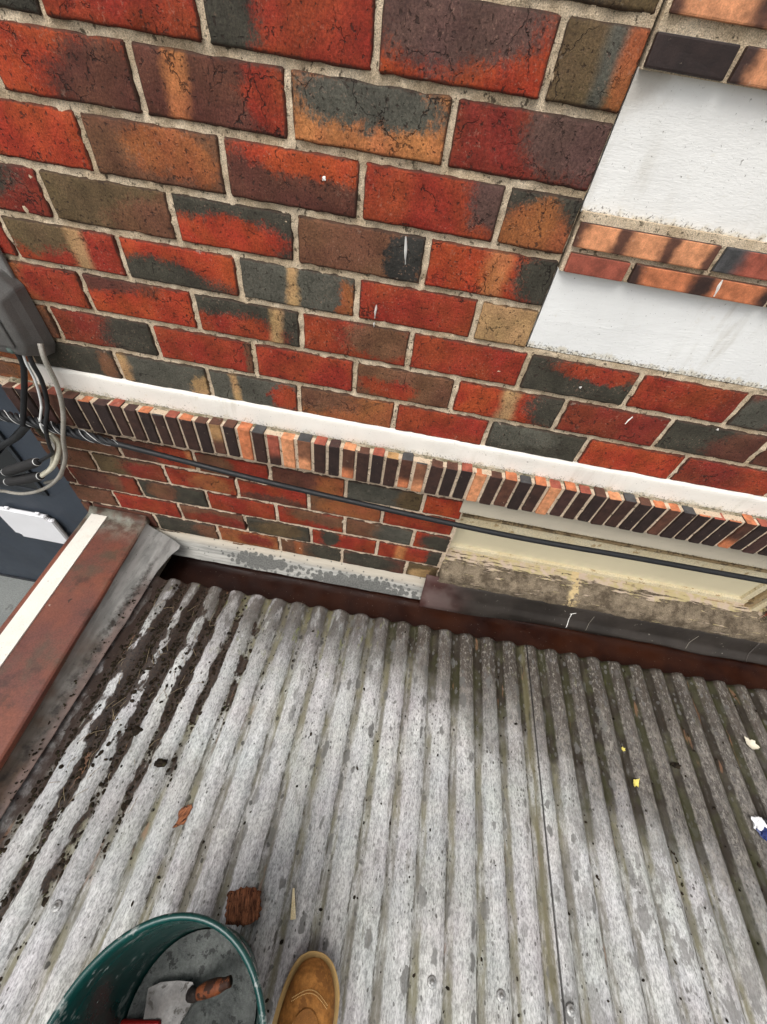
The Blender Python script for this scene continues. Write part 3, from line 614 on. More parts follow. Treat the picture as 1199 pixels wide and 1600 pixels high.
# ------------------------------------------------------------------ the corrugated roof
PIT, X0, ZR = .0762, -.5712, -1.365
AMP = .0088
def roof_mat():
    m = M('weathered_corrugated'); ob = m.tc(); s = m.sep(ob); x, y = s[0], s[1]
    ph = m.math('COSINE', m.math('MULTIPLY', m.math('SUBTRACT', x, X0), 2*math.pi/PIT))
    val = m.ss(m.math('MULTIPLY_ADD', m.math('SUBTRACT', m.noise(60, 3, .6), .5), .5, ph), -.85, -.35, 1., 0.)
    sp = m.noise(1, 3, .7, m.scale(ob, (330, 130, 330))); sp2 = m.noise(1, 3, .65, m.scale(ob, (120, 45, 120)))
    col = m.mix(m.ss(m.math('MULTIPLY_ADD', sp2, .32, m.math('MULTIPLY', sp, .68)), .34, .64), (.25, .25, .244), (.62, .62, .608))
    tint = m.noise(7, 3, .6, out=1); col = m.mix(.16, col, m.mix(1., col, m.mix(.5, tint, (.5, .5, .5)), 'OVERLAY'))
    # the dirtier side away from the parapet and close to the gutter
    g = m.math('ADD', m.math('MULTIPLY', m.math('SUBTRACT', x, .5), .85), m.math('MULTIPLY', m.math('ADD', y, .75), 1.5))
    lowf = m.noise(5, 4, .6)
    dk = m.ss(m.math('MULTIPLY_ADD', m.math('SUBTRACT', lowf, .5), .9, g), .18, .80)
    mott = m.ss(m.noise(1, 4, .68, m.scale(ob, (75, 38, 75))), .46, .60)
    dcol = m.mix(mott, (.044, .034, .026), (.150, .130, .108))
    col = m.mix(m.math('MULTIPLY', dk, .95), col, m.mix(m.ss(sp, .35, .7, .0, .4), dcol, (.25, .232, .21)))
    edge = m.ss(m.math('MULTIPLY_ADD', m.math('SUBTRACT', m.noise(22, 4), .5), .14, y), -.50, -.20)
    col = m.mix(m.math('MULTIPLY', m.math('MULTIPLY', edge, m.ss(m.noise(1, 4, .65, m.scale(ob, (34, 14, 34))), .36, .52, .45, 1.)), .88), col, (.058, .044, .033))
    stk = m.ss(m.noise(1, 4, .65, m.scale(ob, (70, 5, 70))), .3, .7, .84, 1.08); bro = m.ss(m.noise(3, 4, .6, m.vm('ADD', ob, (9., 3., 0.))), .35, .7, 1.06, .74)
    col = m.mix(1., col, m.comb(*[m.math('MULTIPLY', stk, bro)]*3), 'MULTIPLY')
    # grey damp flakes right of the lap
    gm = m.math('MULTIPLY', m.ss(m.noise(1, 5, .62, m.scale(ob, (28, 13, 28))), .52, .57), m.math('MULTIPLY', m.ss(x, .55, .95), m.ss(dk, .1, .75, 1., .1)))
    col = m.mix(m.math('MULTIPLY', gm, .75), col, (.16, .155, .147))
    fk = m.math('MULTIPLY', m.ss(m.noise(1, 4, .7, m.scale(ob, (150, 70, 150))), .54, .62), dk)
    col = m.mix(m.math('MULTIPLY', fk, .7), col, (.27, .25, .22))
    # algae film in the troughs
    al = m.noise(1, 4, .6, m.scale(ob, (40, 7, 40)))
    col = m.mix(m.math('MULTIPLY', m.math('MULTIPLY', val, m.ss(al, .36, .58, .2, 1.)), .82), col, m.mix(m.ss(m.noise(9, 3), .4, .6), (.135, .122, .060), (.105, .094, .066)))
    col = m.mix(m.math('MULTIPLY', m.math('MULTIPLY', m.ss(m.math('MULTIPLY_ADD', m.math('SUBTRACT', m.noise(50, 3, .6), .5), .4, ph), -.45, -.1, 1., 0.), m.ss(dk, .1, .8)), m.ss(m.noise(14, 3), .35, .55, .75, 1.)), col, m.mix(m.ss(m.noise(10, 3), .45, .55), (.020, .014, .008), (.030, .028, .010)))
    gr = m.math('MULTIPLY', m.ss(m.noise(1, 4, .6, m.scale(ob, (36, 16, 36))), .60, .68), m.ss(y, -.5, -.22, .0, .9))
    col = m.mix(m.math('MULTIPLY', gr, m.ss(x, -.1, .5, .8, .15)), col, (.20, .22, .06))
    # round damp spots and drips, several sizes
    def spots(sx, sy, cut, rmin, colr, k, mask=None):
        nonlocal col
        wv = m.vm('ADD', m.scale(ob, (sx, sy, 0)), m.scale(m.vm('SUBTRACT', m.noise(60, 2, .5, out=1), (.5, .5, .5)), (.5, .5, 0)))
        v = m.n('TexVoronoi', voronoi_dimensions='2D'); m.put(v.inputs['Vector'], wv); v.inputs['Scale'].default_value = 1
        c = m.sep(v.outputs['Color'])
        r = m.math('MULTIPLY_ADD', c[1], .26, rmin)
        f = m.math('MULTIPLY', m.ss(m.math('SUBTRACT', v.outputs['Distance'], r), -.05, .05, 1., 0.), m.math('GREATER_THAN', c[0], cut))
        if mask is not None: f = m.math('MULTIPLY', f, mask)
        col = m.mix(m.math('MULTIPLY', f, k), col, colr)
    cl = m.ss(m.noise(4, 3, .6), .42, .58)
    zone = m.ss(m.math('ABSOLUTE', m.math('SUBTRACT', x, .45)), .3, .75, 1., .25)
    spots(33, 15, .76, .08, (.115, .112, .104), .85, m.math('MULTIPLY', zone, m.ss(m.noise(3.2, 3, .6, m.vm('ADD', ob, (4., 2., 0.))), .36, .52, .5, 1.)))
    wet = m.math('MULTIPLY', m.ss(m.noise(1, 5, .68, m.scale(ob, (36, 9, 36))), .60, .66), m.ss(m.noise(2.2, 3, .6, m.vm('ADD', ob, (1., 7., 0.))), .40, .58))
    col = m.mix(m.math('MULTIPLY', wet, .55), col, (.14, .132, .108))
    spots(75, 42, .56, .08, (.11, .105, .10), .8, m.math('MULTIPLY', m.math('MAXIMUM', cl, edge), m.ss(y, -.75, -.3, .35, 1.)))
    spots(120, 78, .80, .05, (.045, .04, .034), .85, m.ss(m.noise(6, 3, .6), .42, .60, .25, 1.))
    spots(55, 40, .80, .08, (.018, .016, .012), .95, m.math('MULTIPLY', m.ss(ph, -1., -.3, 1., 0.), m.ss(x, -.35, .5, .95, .35)))
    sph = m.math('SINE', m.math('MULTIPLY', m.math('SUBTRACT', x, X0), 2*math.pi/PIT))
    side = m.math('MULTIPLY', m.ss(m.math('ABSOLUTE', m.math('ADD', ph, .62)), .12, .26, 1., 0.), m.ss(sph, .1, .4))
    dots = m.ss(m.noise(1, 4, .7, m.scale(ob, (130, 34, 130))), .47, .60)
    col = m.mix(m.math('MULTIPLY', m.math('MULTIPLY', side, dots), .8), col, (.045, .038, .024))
    # shadow line of the sheet lap, painted dark, with an olive film beside it
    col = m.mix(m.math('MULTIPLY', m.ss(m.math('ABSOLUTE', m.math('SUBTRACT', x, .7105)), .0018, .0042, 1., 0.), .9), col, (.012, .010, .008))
    lapg = m.math('MULTIPLY', m.ss(m.math('ABSOLUTE', m.math('SUBTRACT', x, .697)), .004, .011, 1., 0.), m.ss(al, .35, .55))
    col = m.mix(m.math('MULTIPLY', lapg, .75), col, (.13, .115, .06))
    # soil washed down beside the parapet
    d1 = m.math('ADD', m.math('MULTIPLY', m.math('ABSOLUTE', m.math('ADD', x, .52)), 3.6), m.math('MULTIPLY', m.math('ABSOLUTE', m.math('ADD', y, .46)), 2.1))
    nS = m.noise(1, 4, .6, m.scale(ob, (26, 12, 26)))
    so = m.math('ADD', m.math('SUBTRACT', .92, d1), m.math('ADD', m.math('MULTIPLY', m.math('SUBTRACT', nS, .5), 2.6), m.math('MULTIPLY', ph, -.45)))
    sk = m.ss(so, .12, .30)
    soilc = m.mix(m.ss(m.noise(190, 3, .7), .35, .65), (.010, .006, .004), (.042, .022, .012))
    col = m.mix(m.math('MULTIPLY', sk, .95), col, soilc)
    fl2 = m.ss(m.math('MULTIPLY_ADD', m.noise(18, 4), .06, x), -.585, -.56, 1., 0.)
    col = m.mix(m.math('MULTIPLY', fl2, m.ss(m.noise(30, 4), .3, .6, .4, .95)), col, (.045, .028, .021))
    # rusty seeps
    ru = m.math('MULTIPLY', m.ss(m.noise(1, 4, .6, m.scale(ob, (30, 6, 30))), .64, .70), val)
    col = m.mix(m.math('MULTIPLY', ru, .5), col, (.26, .13, .07))
    h = m.math('ADD', m.math('MULTIPLY', sp, .6), m.math('ADD', m.math('MULTIPLY', sp2, .5), m.math('MULTIPLY', sk, .8)))
    return m.done(col, m.ss(sp2, .3, .7, .55, .8), m.bump(h, .45, .0015), .35)
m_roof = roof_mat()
roof = tag(empty('corrugated_roof', (.4, -1.0, ZR)), 'weathered grey corrugated roof sheeting, spotted and mossy', 'roof', None, 'thing')
def rz(x, y):
    """height of the sheet"""
    a = AMP*(1+.25*max(0, min(1, (y+.45)/.25)))
    for (cx, cy, rx, ry, k) in ((.785, -.285, .03, .10, .75), (.60, -.28, .03, .06, .5), (-.27, -.24, .03, .03, .4)):
        d = ((x-cx)/rx)**2+((y-cy)/ry)**2
        if d < 1 and y < cy+ry: a *= 1-k*(1-d)
    c = math.cos(2*math.pi*(x-X0)/PIT); c = 1-2*((1-c)/2)**1.55
    return ZR-AMP+a*c+nz(x*3, y*2)*.0022+nz(x*11, y*5)*.0009
def sheet(xa, xb, lift, seed):
    y0, y1 = -.186, -2.3
    n = int(round((xb-xa)/PIT*14)); nv = 84
    def f(s, t):
        x = xa+(xb-xa)*s; tt = t**1.35; y = y0+(y1-y0)*tt
        if t == 0: y += nz(x*20, seed)*.003+nz(x*70, seed)*.0012+(x+.5)*.004
        xx = x+nz(y*3, x*2, seed)*.0015
        return (xx, y, rz(x, y)+lift+(.0035*max(0, (x-xb+.016)/.016)**2 if seed == 1 else 0))
    return grid('roof_sheet', f, n, nv, (0, 0, -.0016))
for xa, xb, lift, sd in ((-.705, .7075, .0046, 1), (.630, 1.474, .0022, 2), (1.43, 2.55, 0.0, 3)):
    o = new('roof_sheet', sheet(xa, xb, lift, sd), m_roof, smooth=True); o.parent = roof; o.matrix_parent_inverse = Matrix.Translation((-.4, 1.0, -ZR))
m_screw = weathered('galvanised_screw', (.30, .30, .29), (.42, .42, .41), 200, (.15, .12, .1), 300, .6, .5, .1, .0005, 500, .5, .6)
smesh = lathe('screw', [(.0001, .0062), (.003, .006), (.0042, .004), (.0045, .0022), (.0085, .0018), (.0102, .0008), (.0105, -.002)], 16)
for k, xx in enumerate((-.408, -.105, .425, .577, .737, 1.03, 1.18)):
    xr = X0+PIT*round((xx-X0)/PIT)
    for yy in (-1.0, -1.9):
        o = new('screw', smesh, m_screw); o.parent = roof; o.location = (xr-.4, yy+1.0, rz(xr, yy)+.006-ZR)

# ------------------------------------------------------------------ parapet on the left
SH = -.082           # the parapet runs slightly askew of the wall
par = tag(empty('parapet_wall', (-.86, -1.2, -3.277)), 'parapet with red-brown capping and a white strip left of the roof', 'parapet', None, 'thing')
def ppart(name, f, nu, nv, mat, thick=None, smooth=False):
    g2 = lambda s, t: Vector(f(s, t))-Vector((-.86, -1.2, -3.277))
    return new(name, grid(name, g2, nu, nv, thick), mat, par, smooth=smooth)
def cap_mat():
    m = M('red_oxide_capping'); ob = m.tc(); s = m.sep(ob)
    col = m.mix(m.ss(m.noise(4, 4, .6), .35, .65), (.125, .046, .035), (.20, .064, .036))
    col = m.mix(m.ss(m.noise(7, 4, .6, m.vm('ADD', ob, (3., 1., 0.))), .50, .68, 0., .8), col, (.080, .060, .040))
    col = m.mix(m.ss(m.noise(9, 5, .65, m.vm('ADD', ob, (8., 5., 0.))), .52, .66, 0., .7), col, (.050, .026, .020))
    e = m.ss(s[1], 1.06, 1.17)
    col = m.mix(m.math('MULTIPLY', e, m.ss(m.noise(12, 4), .35, .55, .3, .9)), col, m.mix(m.ss(m.noise(20, 3), .4, .6), (.085, .07, .055), (.22, .23, .19)))
    col = m.mix(m.ss(m.noise(1, 4, .65, m.scale(ob, (60, 30, 60))), .70, .73, 0., .85), col, (.022, .014, .011))
    col = m.mix(m.ss(m.noise(33, 4, .6), .74, .76, 0., .7), col, (.5, .4, .33))
    f = m.noise(260, 3); col = m.mix(1., col, m.comb(*[m.ss(f, .25, .75, .8, 1.2)]*3), 'MULTIPLY')
    return m.done(col, m.ss(m.noise(9, 3), .3, .7, .35, .6), m.bump(m.math('ADD', m.noise(30, 4), m.math('MULTIPLY', f, .2)), .2, .003), .45)
def capf(s, t):
    y = .0+(-2.3)*t
    P = [(-.972, -1.34), (-.973, -1.292), (-.968, -1.288), (-.93, -1.2865), (-.86, -1.286), (-.79, -1.2865), (-.752, -1.287), (-.747, -1.291), (-.746, -1.306)]
    a = s*(len(P)-1); i = min(int(a), len(P)-2); b = a-i
    xx = P[i][0]*(1-b)+P[i+1][0]*b; z = P[i][1]*(1-b)+P[i+1][1]*b
    up = max(0, 1-(-y)/.022); z += .016*up*up*(1 if -.97 < xx < -.75 else .3)
    return (xx+SH*y*1.0+nz(y*5, 2)*.0015, y-.002, z+nz(y*4, xx*6)*.0015)
ppart('capping', capf, 48, 110, cap_mat(), (0, 0, -.002), True)
m_wstrip = paint_material('white_strip_paint', (.80, .76, .68), -9., None)
def wst(s, t):
    y = -.028-2.2*t; xx = -.9505+.059*s
    return (xx+SH*y+nz(y*14, s*2)*.0006, y+(nz(s*9, 1)*.004 if t == 0 else 0), -1.2825+nz(y*5, s)*.0006)
ppart('white_strip', wst, 6, 90, m_wstrip, (0, 0, -.005))
m_prw = weathered('parapet_render', (.16, .13, .11), (.24, .2, .17), 6, None, 40, .6, .9, .4, .003, 80)
new('rendered_side', grid('rendered_side', lambda s, t: Vector((-.965+.20*s+SH*(-2.25*t), -.004-2.25*t, -1.30))-Vector((-.86, -1.2, -3.277)), 1, 1, (0, 0, -1.97)), m_prw, par)
def lead2_mat():
    m = M('parapet_lead'); ob = m.tc(); s = m.sep(ob)
    col = m.mix(m.ss(m.noise(1, 4, .6, m.scale(ob, (40, 9, 40))), .35, .65), (.17, .17, .16), (.29, .285, .27))
    br = m.ss(m.math('MULTIPLY_ADD', m.noise(9, 3), .3, s[1]), -.45, -.12, 1., 0.)
    col = m.mix(m.math('MULTIPLY', br, m.ss(m.noise(8, 3), .35, .6, .5, .95)), col, m.mix(m.ss(m.noise(11, 3), .4, .6), (.085, .046, .026), (.060, .042, .028)))
    low = m.ss(m.math('ADD', s[0], m.math('ADD', m.math('MULTIPLY', s[1], .01), m.math('MULTIPLY', m.noise(24, 4, .65), .05))), -.648, -.632)
    col = m.mix(m.math('MULTIPLY', low, m.ss(s[1], -.26, -.17, .8, .1)), col, m.mix(m.ss(m.noise(16, 3), .42, .58), (.09, .058, .048), (.15, .10, .085)))
    dirt = m.ss(m.math('ABSOLUTE', m.math('ADD', m.math('ADD', s[0], .668), m.math('MULTIPLY', m.math('SUBTRACT', m.noise(20, 4, .65), .5), .05))), .002, .022, 1., 0.)
    col = m.mix(m.math('MULTIPLY', dirt, m.math('MULTIPLY', m.ss(m.noise(28, 4, .7), .32, .66), m.ss(s[1], -.2, -.1, 1., .2))), col, (.020, .015, .011))
    col = m.mix(m.ss(m.noise(150, 3), .68, .72, 0., .7), col, (.03, .025, .02))
    return m.done(col, m.ss(m.noise(15, 3), .3, .7, .45, .65), m.bump(m.math('ADD', m.noise(25, 4), m.math('MULTIPLY', dirt, .6)), .35, .004), .4)
def lead2(s, t):
    y = -.018-2.25*t**1.4
    fl_ = max(0, 1-(-y-.05)/.15); fl_ = max(0, min(1, fl_)); xr = -.636+.030*fl_*fl_+nz(y*7, 1)*.004+nz(y*26, 6)*.0015
    xl = -.7475+SH*y*.95
    xl = min(xl, xr-.035)
    P = [(0, -1.292), (.04, -1.304), (.12, -1.318), (.28, -1.332), (.5, -1.3415), (.72, -1.346), (.88, -1.347), (1, -1.3495)]
    a = s*(len(P)-1); i = min(int(a), len(P)-2); b = a-i
    q = P[i][0]*(1-b)+P[i+1][0]*b; z = P[i][1]*(1-b)+P[i+1][1]*b
    xx = xl+(xr-xl)*q
    yy = y+(-.045*q*q if t == 0 else -.045*q*q*max(0, 1-t*9))
    z += (.012*fl_*fl_*q)+nz(xx*30, y*12)*.0022+nz(y*17, q*3, 4)*.0015*q+.003*q
    return (xx, yy, z)
tag(new('lead_flashing', grid('lead_flashing', lead2, 30, 130, (0, 0, -.0018)), lead2_mat(), smooth=True), 'grey lead flashing dressed from the red capping onto the corrugated roof', 'flashing')

# ------------------------------------------------------------------ what lies beyond the corner
m_navy = weathered('navy_cladding', (.030, .038, .052), (.040, .050, .066), 3, None, 40, .6, .5, .1, .001, 30, .4, 0, .1)
nv_ = tag(empty('navy_wall', (-3.5, .5, -3.277)), 'dark navy painted wall beyond the brick corner', 'wall', None, 'thing')
def npart(name, lo, hi, mat, bev=.003, parent=nv_):
    o = (-3.5, .5, -3.277); return new(name, box(name, [lo[k]-o[k] for k in range(3)], [hi[k]-o[k] for k in range(3)], bev), mat, parent)
npart('wall_face', (-7, .5, -3.277), (-.95, .62, .4), m_navy, 0)
npart('base_rail', (-7, .486, -3.276), (-.98, .4995, -3.235), plain('dark_rail', (.012, .014, .018), .5))
m_blk = plain('black_glass', (.006, .007, .009), .12, .6)
npart('window_pane', (-2.62, .492, -1.93), (-1.90, .4995, -1.20), m_blk, 0)
m_frm = plain('charcoal_frame', (.022, .026, .032), .5)
for lo, hi in (((-1.90, .486, -1.97), (-1.875, .4993, -1.15)), ((-2.66, .486, -1.97), (-2.6205, .4993, -1.15)), ((-2.62, .486, -1.97), (-1.9005, .4993, -1.9305))):
    npart('window_frame', lo, hi, m_frm, .002)
mb = tag(empty('meter_box', (-2.145, .48, -2.31)), 'white rounded wall box fixed to the navy wall beyond the parapet', 'box')
m_wbox = plain('white_plastic', (.80, .80, .82), .35, .4, 0, .05, 60, .04, 6)
def rbox(name, lo, hi, rad, mat, parent, off):
    bm = bmesh.new(); bmesh.ops.create_cube(bm, size=1)
    for v in bm.verts: v.co = Vector([lo[k]-off[k]+(v.co[k]+.5)*(hi[k]-lo[k]) for k in range(3)])
    ed = [e for e in bm.edges if abs((e.verts[0].co-e.verts[1].co).normalized().y) > .9]
    bmesh.ops.bevel(bm, geom=ed, offset=rad, segments=5, affect='EDGES')
    bmesh.ops.bevel(bm, geom=[e for e in bm.edges if e.calc_face_angle(0) > .6], offset=.006, segments=2, affect='EDGES')
    me = bpy.data.meshes.new(name); bm.to_mesh(me); bm.free(); return new(name, me, mat, parent, smooth=False)
OB = (-2.145, .48, -2.31)
rbox('cover', (-2.335, .458, -2.46), (-1.958, .483, -2.165), .035, m_wbox, mb, OB)
rbox('body', (-2.315, .4835, -2.44), (-1.975, .4995, -2.185), .03, plain('grey_plastic', (.34, .35, .37), .4), mb, OB)
for xx in (-2.24, -2.04):
    new('hinge', box('hinge', (xx-.014+2.145, .462-.48, -2.168+2.31), (xx+.014+2.145, .48-.48, -2.150+2.31), .004), m_wbox, mb)

# ------------------------------------------------------------------ junction box and cables
m_box = weathered('grey_abs', (.090, .086, .080), (.125, .119, .111), 14, (.20, .19, .175), 120, .68, .5, .15, .001, 300, .4)
jb = tag(empty('junction_box', (-.852, 0, -.542)), 'dark grey cable junction box screwed to the brick wall', 'junction box')
def jbox():
    """hood with sloping shoulders, sides that taper towards the front"""
    sec = [(-.004, .0, .0), (-.030, .003, .002), (-.046, .010, .010), (-.066, .016, .018), (-.072, .026, .030)]
    out = [(-.105, -.60), (-.105, -.47), (-.085, -.445), (.085, -.445), (.108, -.475), (.110, -.606), (.094, -.634), (-.094, -.634)]
    cx, cz = 0, -.535; vs, fs = [], []
    for (y, ix, iz) in sec:
        for (px, pz) in out:
            vs.append((px-ix*(1 if px > 0 else -1), y, (pz-iz*(1 if pz > cz else -1))+.54))
    n = len(out)
    for i in range(len(sec)-1):
        for k in range(n): k2 = (k+1) % n; fs.append((i*n+k, i*n+k2, (i+1)*n+k2, (i+1)*n+k))
    fs.append(tuple((len(sec)-1)*n+k for k in range(n)))
    return mesh('hood', vs, fs)
hd = new('hood', jbox(), m_box, jb)
bv = hd.modifiers.new('b', 'BEVEL'); bv.width = .004; bv.segments = 2; bv.limit_method = 'ANGLE'; bv.angle_limit = .3
new('back_plate', box('back_plate', (-.098, -.012, .07), (.098, -.002, .150), .004), weathered('plate_grey', (.16, .155, .145), (.21, .2, .19), 14, (.1, .09, .08), 80, .64, .6, .15, .001, 200), jb)
new('lid', box('lid', (-.074, -.0775, -.052), (.074, -.0715, .060), .004, 3), m_box, jb)
m_bolt = plain('green_bolt', (.10, .14, .12), .5)
bo = lathe('bolt', [(.0001, .006), (.006, .0055), (.0085, .003), (.009, 0)], 14)
for (px, py, pz) in ((.062, -.012, .128), (-.062, -.012, .128), (.050, -.068, -.064), (-.010, -.068, -.064)):
    o = new('bolt', bo, m_bolt if pz > 0 else m_box, jb, (px, py, pz)); o.rotation_euler = (R(90), 0, 0)
m_blackc = weathered('black_sheath', (.007, .0075, .0085), (.012, .0125, .014), 30, (.03, .03, .03), 120, .70, .55, .2, .0008, 300, .4)
m_greyc = weathered('grey_sheath', (.33, .31, .27), (.26, .24, .20), 25, (.14, .12, .1), 90, .64, .5, .1, .0006, 200, .4)
m_creamc = weathered('cream_sheath', (.58, .55, .44), (.50, .47, .36), 25, (.2, .18, .14), 90, .68, .5, .1, .0006, 200, .4)
def cable(name, pts, r, mat, label=None, cat='cable', parent=None, n=8, sides=10):
    o = new(name, tube(name, pts, r, sides, n), mat, parent)
    if label: tag(o, label, cat)
    return o
main = [(-1.95, .49, -.74), (-1.60, .16, -.785), (-1.25, -.05, -.815), (-1.10, -.06, -.822), (-.981, -.06, -.831), (-.872, -.061, -.835), (-.751, -.061, -.850), (-.625, -.062, -.861), (-.534, -.062, -.870), (-.257, -.064, -.8945), (.124, -.066, -.9165), (.509, -.066, -.932), (.884, -.066, -.926), (1.257, -.066, -.922), (1.9, -.066, -.915), (2.38, -.066, -.905)]
mc = cable('long_black_cable', main, .0084, m_blackc, 'long black cable strung across the wall below the upright bricks')
sp_ = smoothpath(main[2:8], 30)
def helix(ph, rad, turns, r, mat, name, jit=0.):
    pts = []
    for i, p in enumerate(sp_):
        t = i/(len(sp_)-1); a = ph+turns*2*math.pi*t+jit*nz(t*9, ph); k = rad*(1-.55*max(0, (t-.8)/.2))
        pts.append(p+Vector((0, math.cos(a)*k, math.sin(a)*k)))
    new(name, tube(name, pts, lambda t: r*(1-.5*max(0, (t-.85)/.15)), 7, 1), mat, mc)
for q in range(4): helix(q*math.pi/2, .0098, 7, .0056, m_blackc, 'tape_wrap', .3)
m_wh = plain('white_strand', (.62, .62, .60), .5)
helix(.5, .0148, 5, .0010, m_wh, 'strand', .9); helix(3.4, .0145, 7, .0007, m_wh, 'strand', 2.2)
Y = -.055
cable('drop_cable', [(-.815, -.05, -.60), (-.807, Y, -.643), (-.843, Y, -.711), (-.888, Y-.012, -.797), (-.906, Y-.022, -.838)], .0068, m_blackc, 'thick black cable dropping from the junction box to the wrapped bundle')
cable('twin_cable', [(-.78, -.045, -.60), (-.781, Y, -.639), (-.785, Y, -.69), (-.806, Y-.004, -.76), (-.832, Y-.026, -.828), (-.865, Y-.022, -.903), (-.89, Y-.01, -.946), (-.95, Y-.012, -.99)], .0052, m_blackc, 'thin black cable looping from the junction box behind the grey hose')
cable('white_cable', [(-.790, -.05, -.60), (-.793, Y-.004, -.640), (-.799, Y-.004, -.69), (-.820, Y-.008, -.76), (-.840, Y-.026, -.815), (-.848, Y-.024, -.86), (-.862, Y-.014, -.91), (-.90, Y-.01, -.955)], .0030, m_wh, 'thin white cable hanging beside the black cable under the box')
cable('grey_hose', [(-.74, -.045, -.59), (-.735, -.06, -.622), (-.742, -.06, -.688), (-.764, -.064, -.768), (-.802, -.078, -.862), (-.855, -.066, -.959), (-.933, -.06, -1.06), (-1.023, -.06, -1.137), (-1.12, -.06, -1.188), (-1.196, -.06, -1.198), (-1.3, -.05, -1.19), (-1.52, .14, -1.15), (-1.72, .49, -1.10)], .0058, m_greyc, 'grey flexible hose in a wide loop from the box around the corner', 'hose')
cable('cream_cable', [(-.842, -.070, -.86), (-.845, -.062, -.895), (-.872, -.062, -.945), (-.923, -.062, -1.010), (-.99, -.068, -1.066)], .0068, m_creamc, 'cream cable bending into the lower black connector')
cable('cream_cable', [(-.855, -.066, -.86), (-.870, -.052, -.90), (-.900, -.050, -.95), (-.940, -.054, -1.02), (-.985, -.064, -1.058)], .0060, m_creamc, 'inner cream cable squeezed against the brick corner')
cable('cream_cable', [(-.868, -.05, -.93), (-.90, -.045, -1.0), (-.95, -.045, -1.08), (-1.02, -.05, -1.12)], .0052, m_greyc, 'short grey cable tail behind the cream cables')
def connector(a, b, rad, lbl):
    a, b = Vector(a), Vector(b); d = b-a; L_ = d.length
    prof = lambda t: rad*(.72+.28*min(1, min(t, 1-t)*9))
    o = new('cable_connector', tube('cable_connector', [a+d*(k/18) for k in range(19)], prof, 14, 1), plain('rubber', (.022, .021, .021), .65, .3, 0, .2, 200), None); tag(o, lbl, 'connector', 'black cable connectors')
    for t in (.015, .985):
        c = a+d*t; new('ring', tube('ring', [c-d*(.010), c+d*(.010)], rad*.78, 14, 1), m_wh, o)
    new('tail', tube('tail', [a, a-d*.4+Vector((0, 0, .004)), a-d*.9, a-d*1.9+Vector((0, .2, 0)), a-d*2.6+Vector((0, .555, .02))], rad*.42, 8, 6), m_blackc, o)
connector((-1.115, -.07, -1.076), (-.958, -.07, -.992), .0155, 'upper of two black cable connectors left of the brick corner')
connector((-1.138, -.07, -1.126), (-.985, -.07, -1.060), .0165, 'lower of two black cable connectors left of the brick corner')
cable('black_loop', [(-1.80, .49, -1.10), (-1.55, .16, -1.09), (-1.30, -.05, -1.05), (-1.131, -.06, -.999), (-1.069, -.06, -.966), (-.986, -.06, -.913), (-.925, -.064, -.862), (-.90, -.068, -.842)], .0095, m_blackc, 'thick black cable curving down left from the wrapped bundle')
cable('rusty_nail', [(-.985, .002, -.912), (-.945, -.035, -.908), (-.875, -.06, -.902)], .0028, plain('rust', (.05, .022, .014), .8), 'thin rusty hook under the wrapped cable bundle', 'hook', None, 4, 8)

# ------------------------------------------------------------------ bucket, trowel, boot
BX, BY = -.052, -1.099; ZB = ZR+.006
m_bgreen = weathered('green_plastic', (.003, .040, .036), (.004, .058, .050), 8, (.22, .25, .235), 30, .575, .32, .1, .001, 90, .5, 0, .12)
def bucket():
    h = -1.05-ZB; p = []
    out = [(.112, .0), (.118, .001), (.1205, .006), (.1255, .05), (.1400, .17), (.1500, .245), (.1515, .252), (.1575, .254), (.1580, .268), (.1590, h-.012), (.1650, h-.010), (.1665, h-.004), (.1650, h), (.1600, h+.001), (.1565, h-.003)]
    inn = [(.1530, h-.02), (.1505, .24), (.1370, .17), (.1225, .06), (.1175, .012), (.112, .008), (.0001, .008)]
    return out+inn
bk = tag(new('bucket', lathe('bucket', bucket(), 72, (0, 0, 0), lambda a, z: .012*math.cos(2*a+.6)*z/.3), m_bgreen, None, (BX, BY, ZB)), 'dark green plastic bucket with grey mortar standing beside the boot', 'bucket')
new('handle', tube('handle', [(.168*math.cos(a), .168*math.sin(a), .262-.05*math.sin((a-R(185))/R(170)*math.pi)) for a in [R(185+170*k/24) for k in range(25)]], .0035, 8, 1), m_screw, bk)
lb = M('worn_label'); lc = lb.mix(lb.ss(lb.noise(1, 4, .7, lb.scale(lb.tc(), (90, 90, 40))), .47, .52), (.006, .05, .045), (.42, .34, .35)); lb.done(lc, .6)
def lab(s, t):
    a = R(-20)+R(115)*s; z = .262+.030*t; r = .1588+.0008
    rr = r*(1+.012*math.cos(2*a+.6)*z/.3); return (rr*math.cos(a), rr*math.sin(a), z)
new('label_band', grid('label_band', lab, 40, 3), lb.m, bk, smooth=True)
m_mud = weathered('wet_mortar', (.06, .066, .062), (.13, .138, .13), 22, (.018, .019, .018), 50, .56, .6, .9, .004, 110, .4)
def mud(s, t):
    a = 2*math.pi*s; r = .1195*t; xx, yy = r*math.cos(a), r*math.sin(a)
    k = nz(xx*25, yy*25, 3)*.005+nz(xx*80, yy*80, 1)*.002
    return (xx, yy, .055+k*(1 if t < 1 else 0)+.012*max(0, t-.8)*5*.3)
mo = tag(new('mortar_mix', grid('mortar_mix', mud, 72, 26), m_mud, None, (BX, BY, ZB), True), 'grey mortar mix lying in the bottom of the green bucket', 'mortar')
TZ = ZB+.066
tr_ = tag(empty('trowel', (-.088, -1.077, TZ)), 'steel trowel with a muddy wooden handle lying inside the green bucket', 'trowel')
m_steel = weathered('trowel_steel', (.075, .07, .066), (.17, .165, .16), 30, (.03, .025, .02), 50, .58, .45, .15, .001, 120, .5, .6)
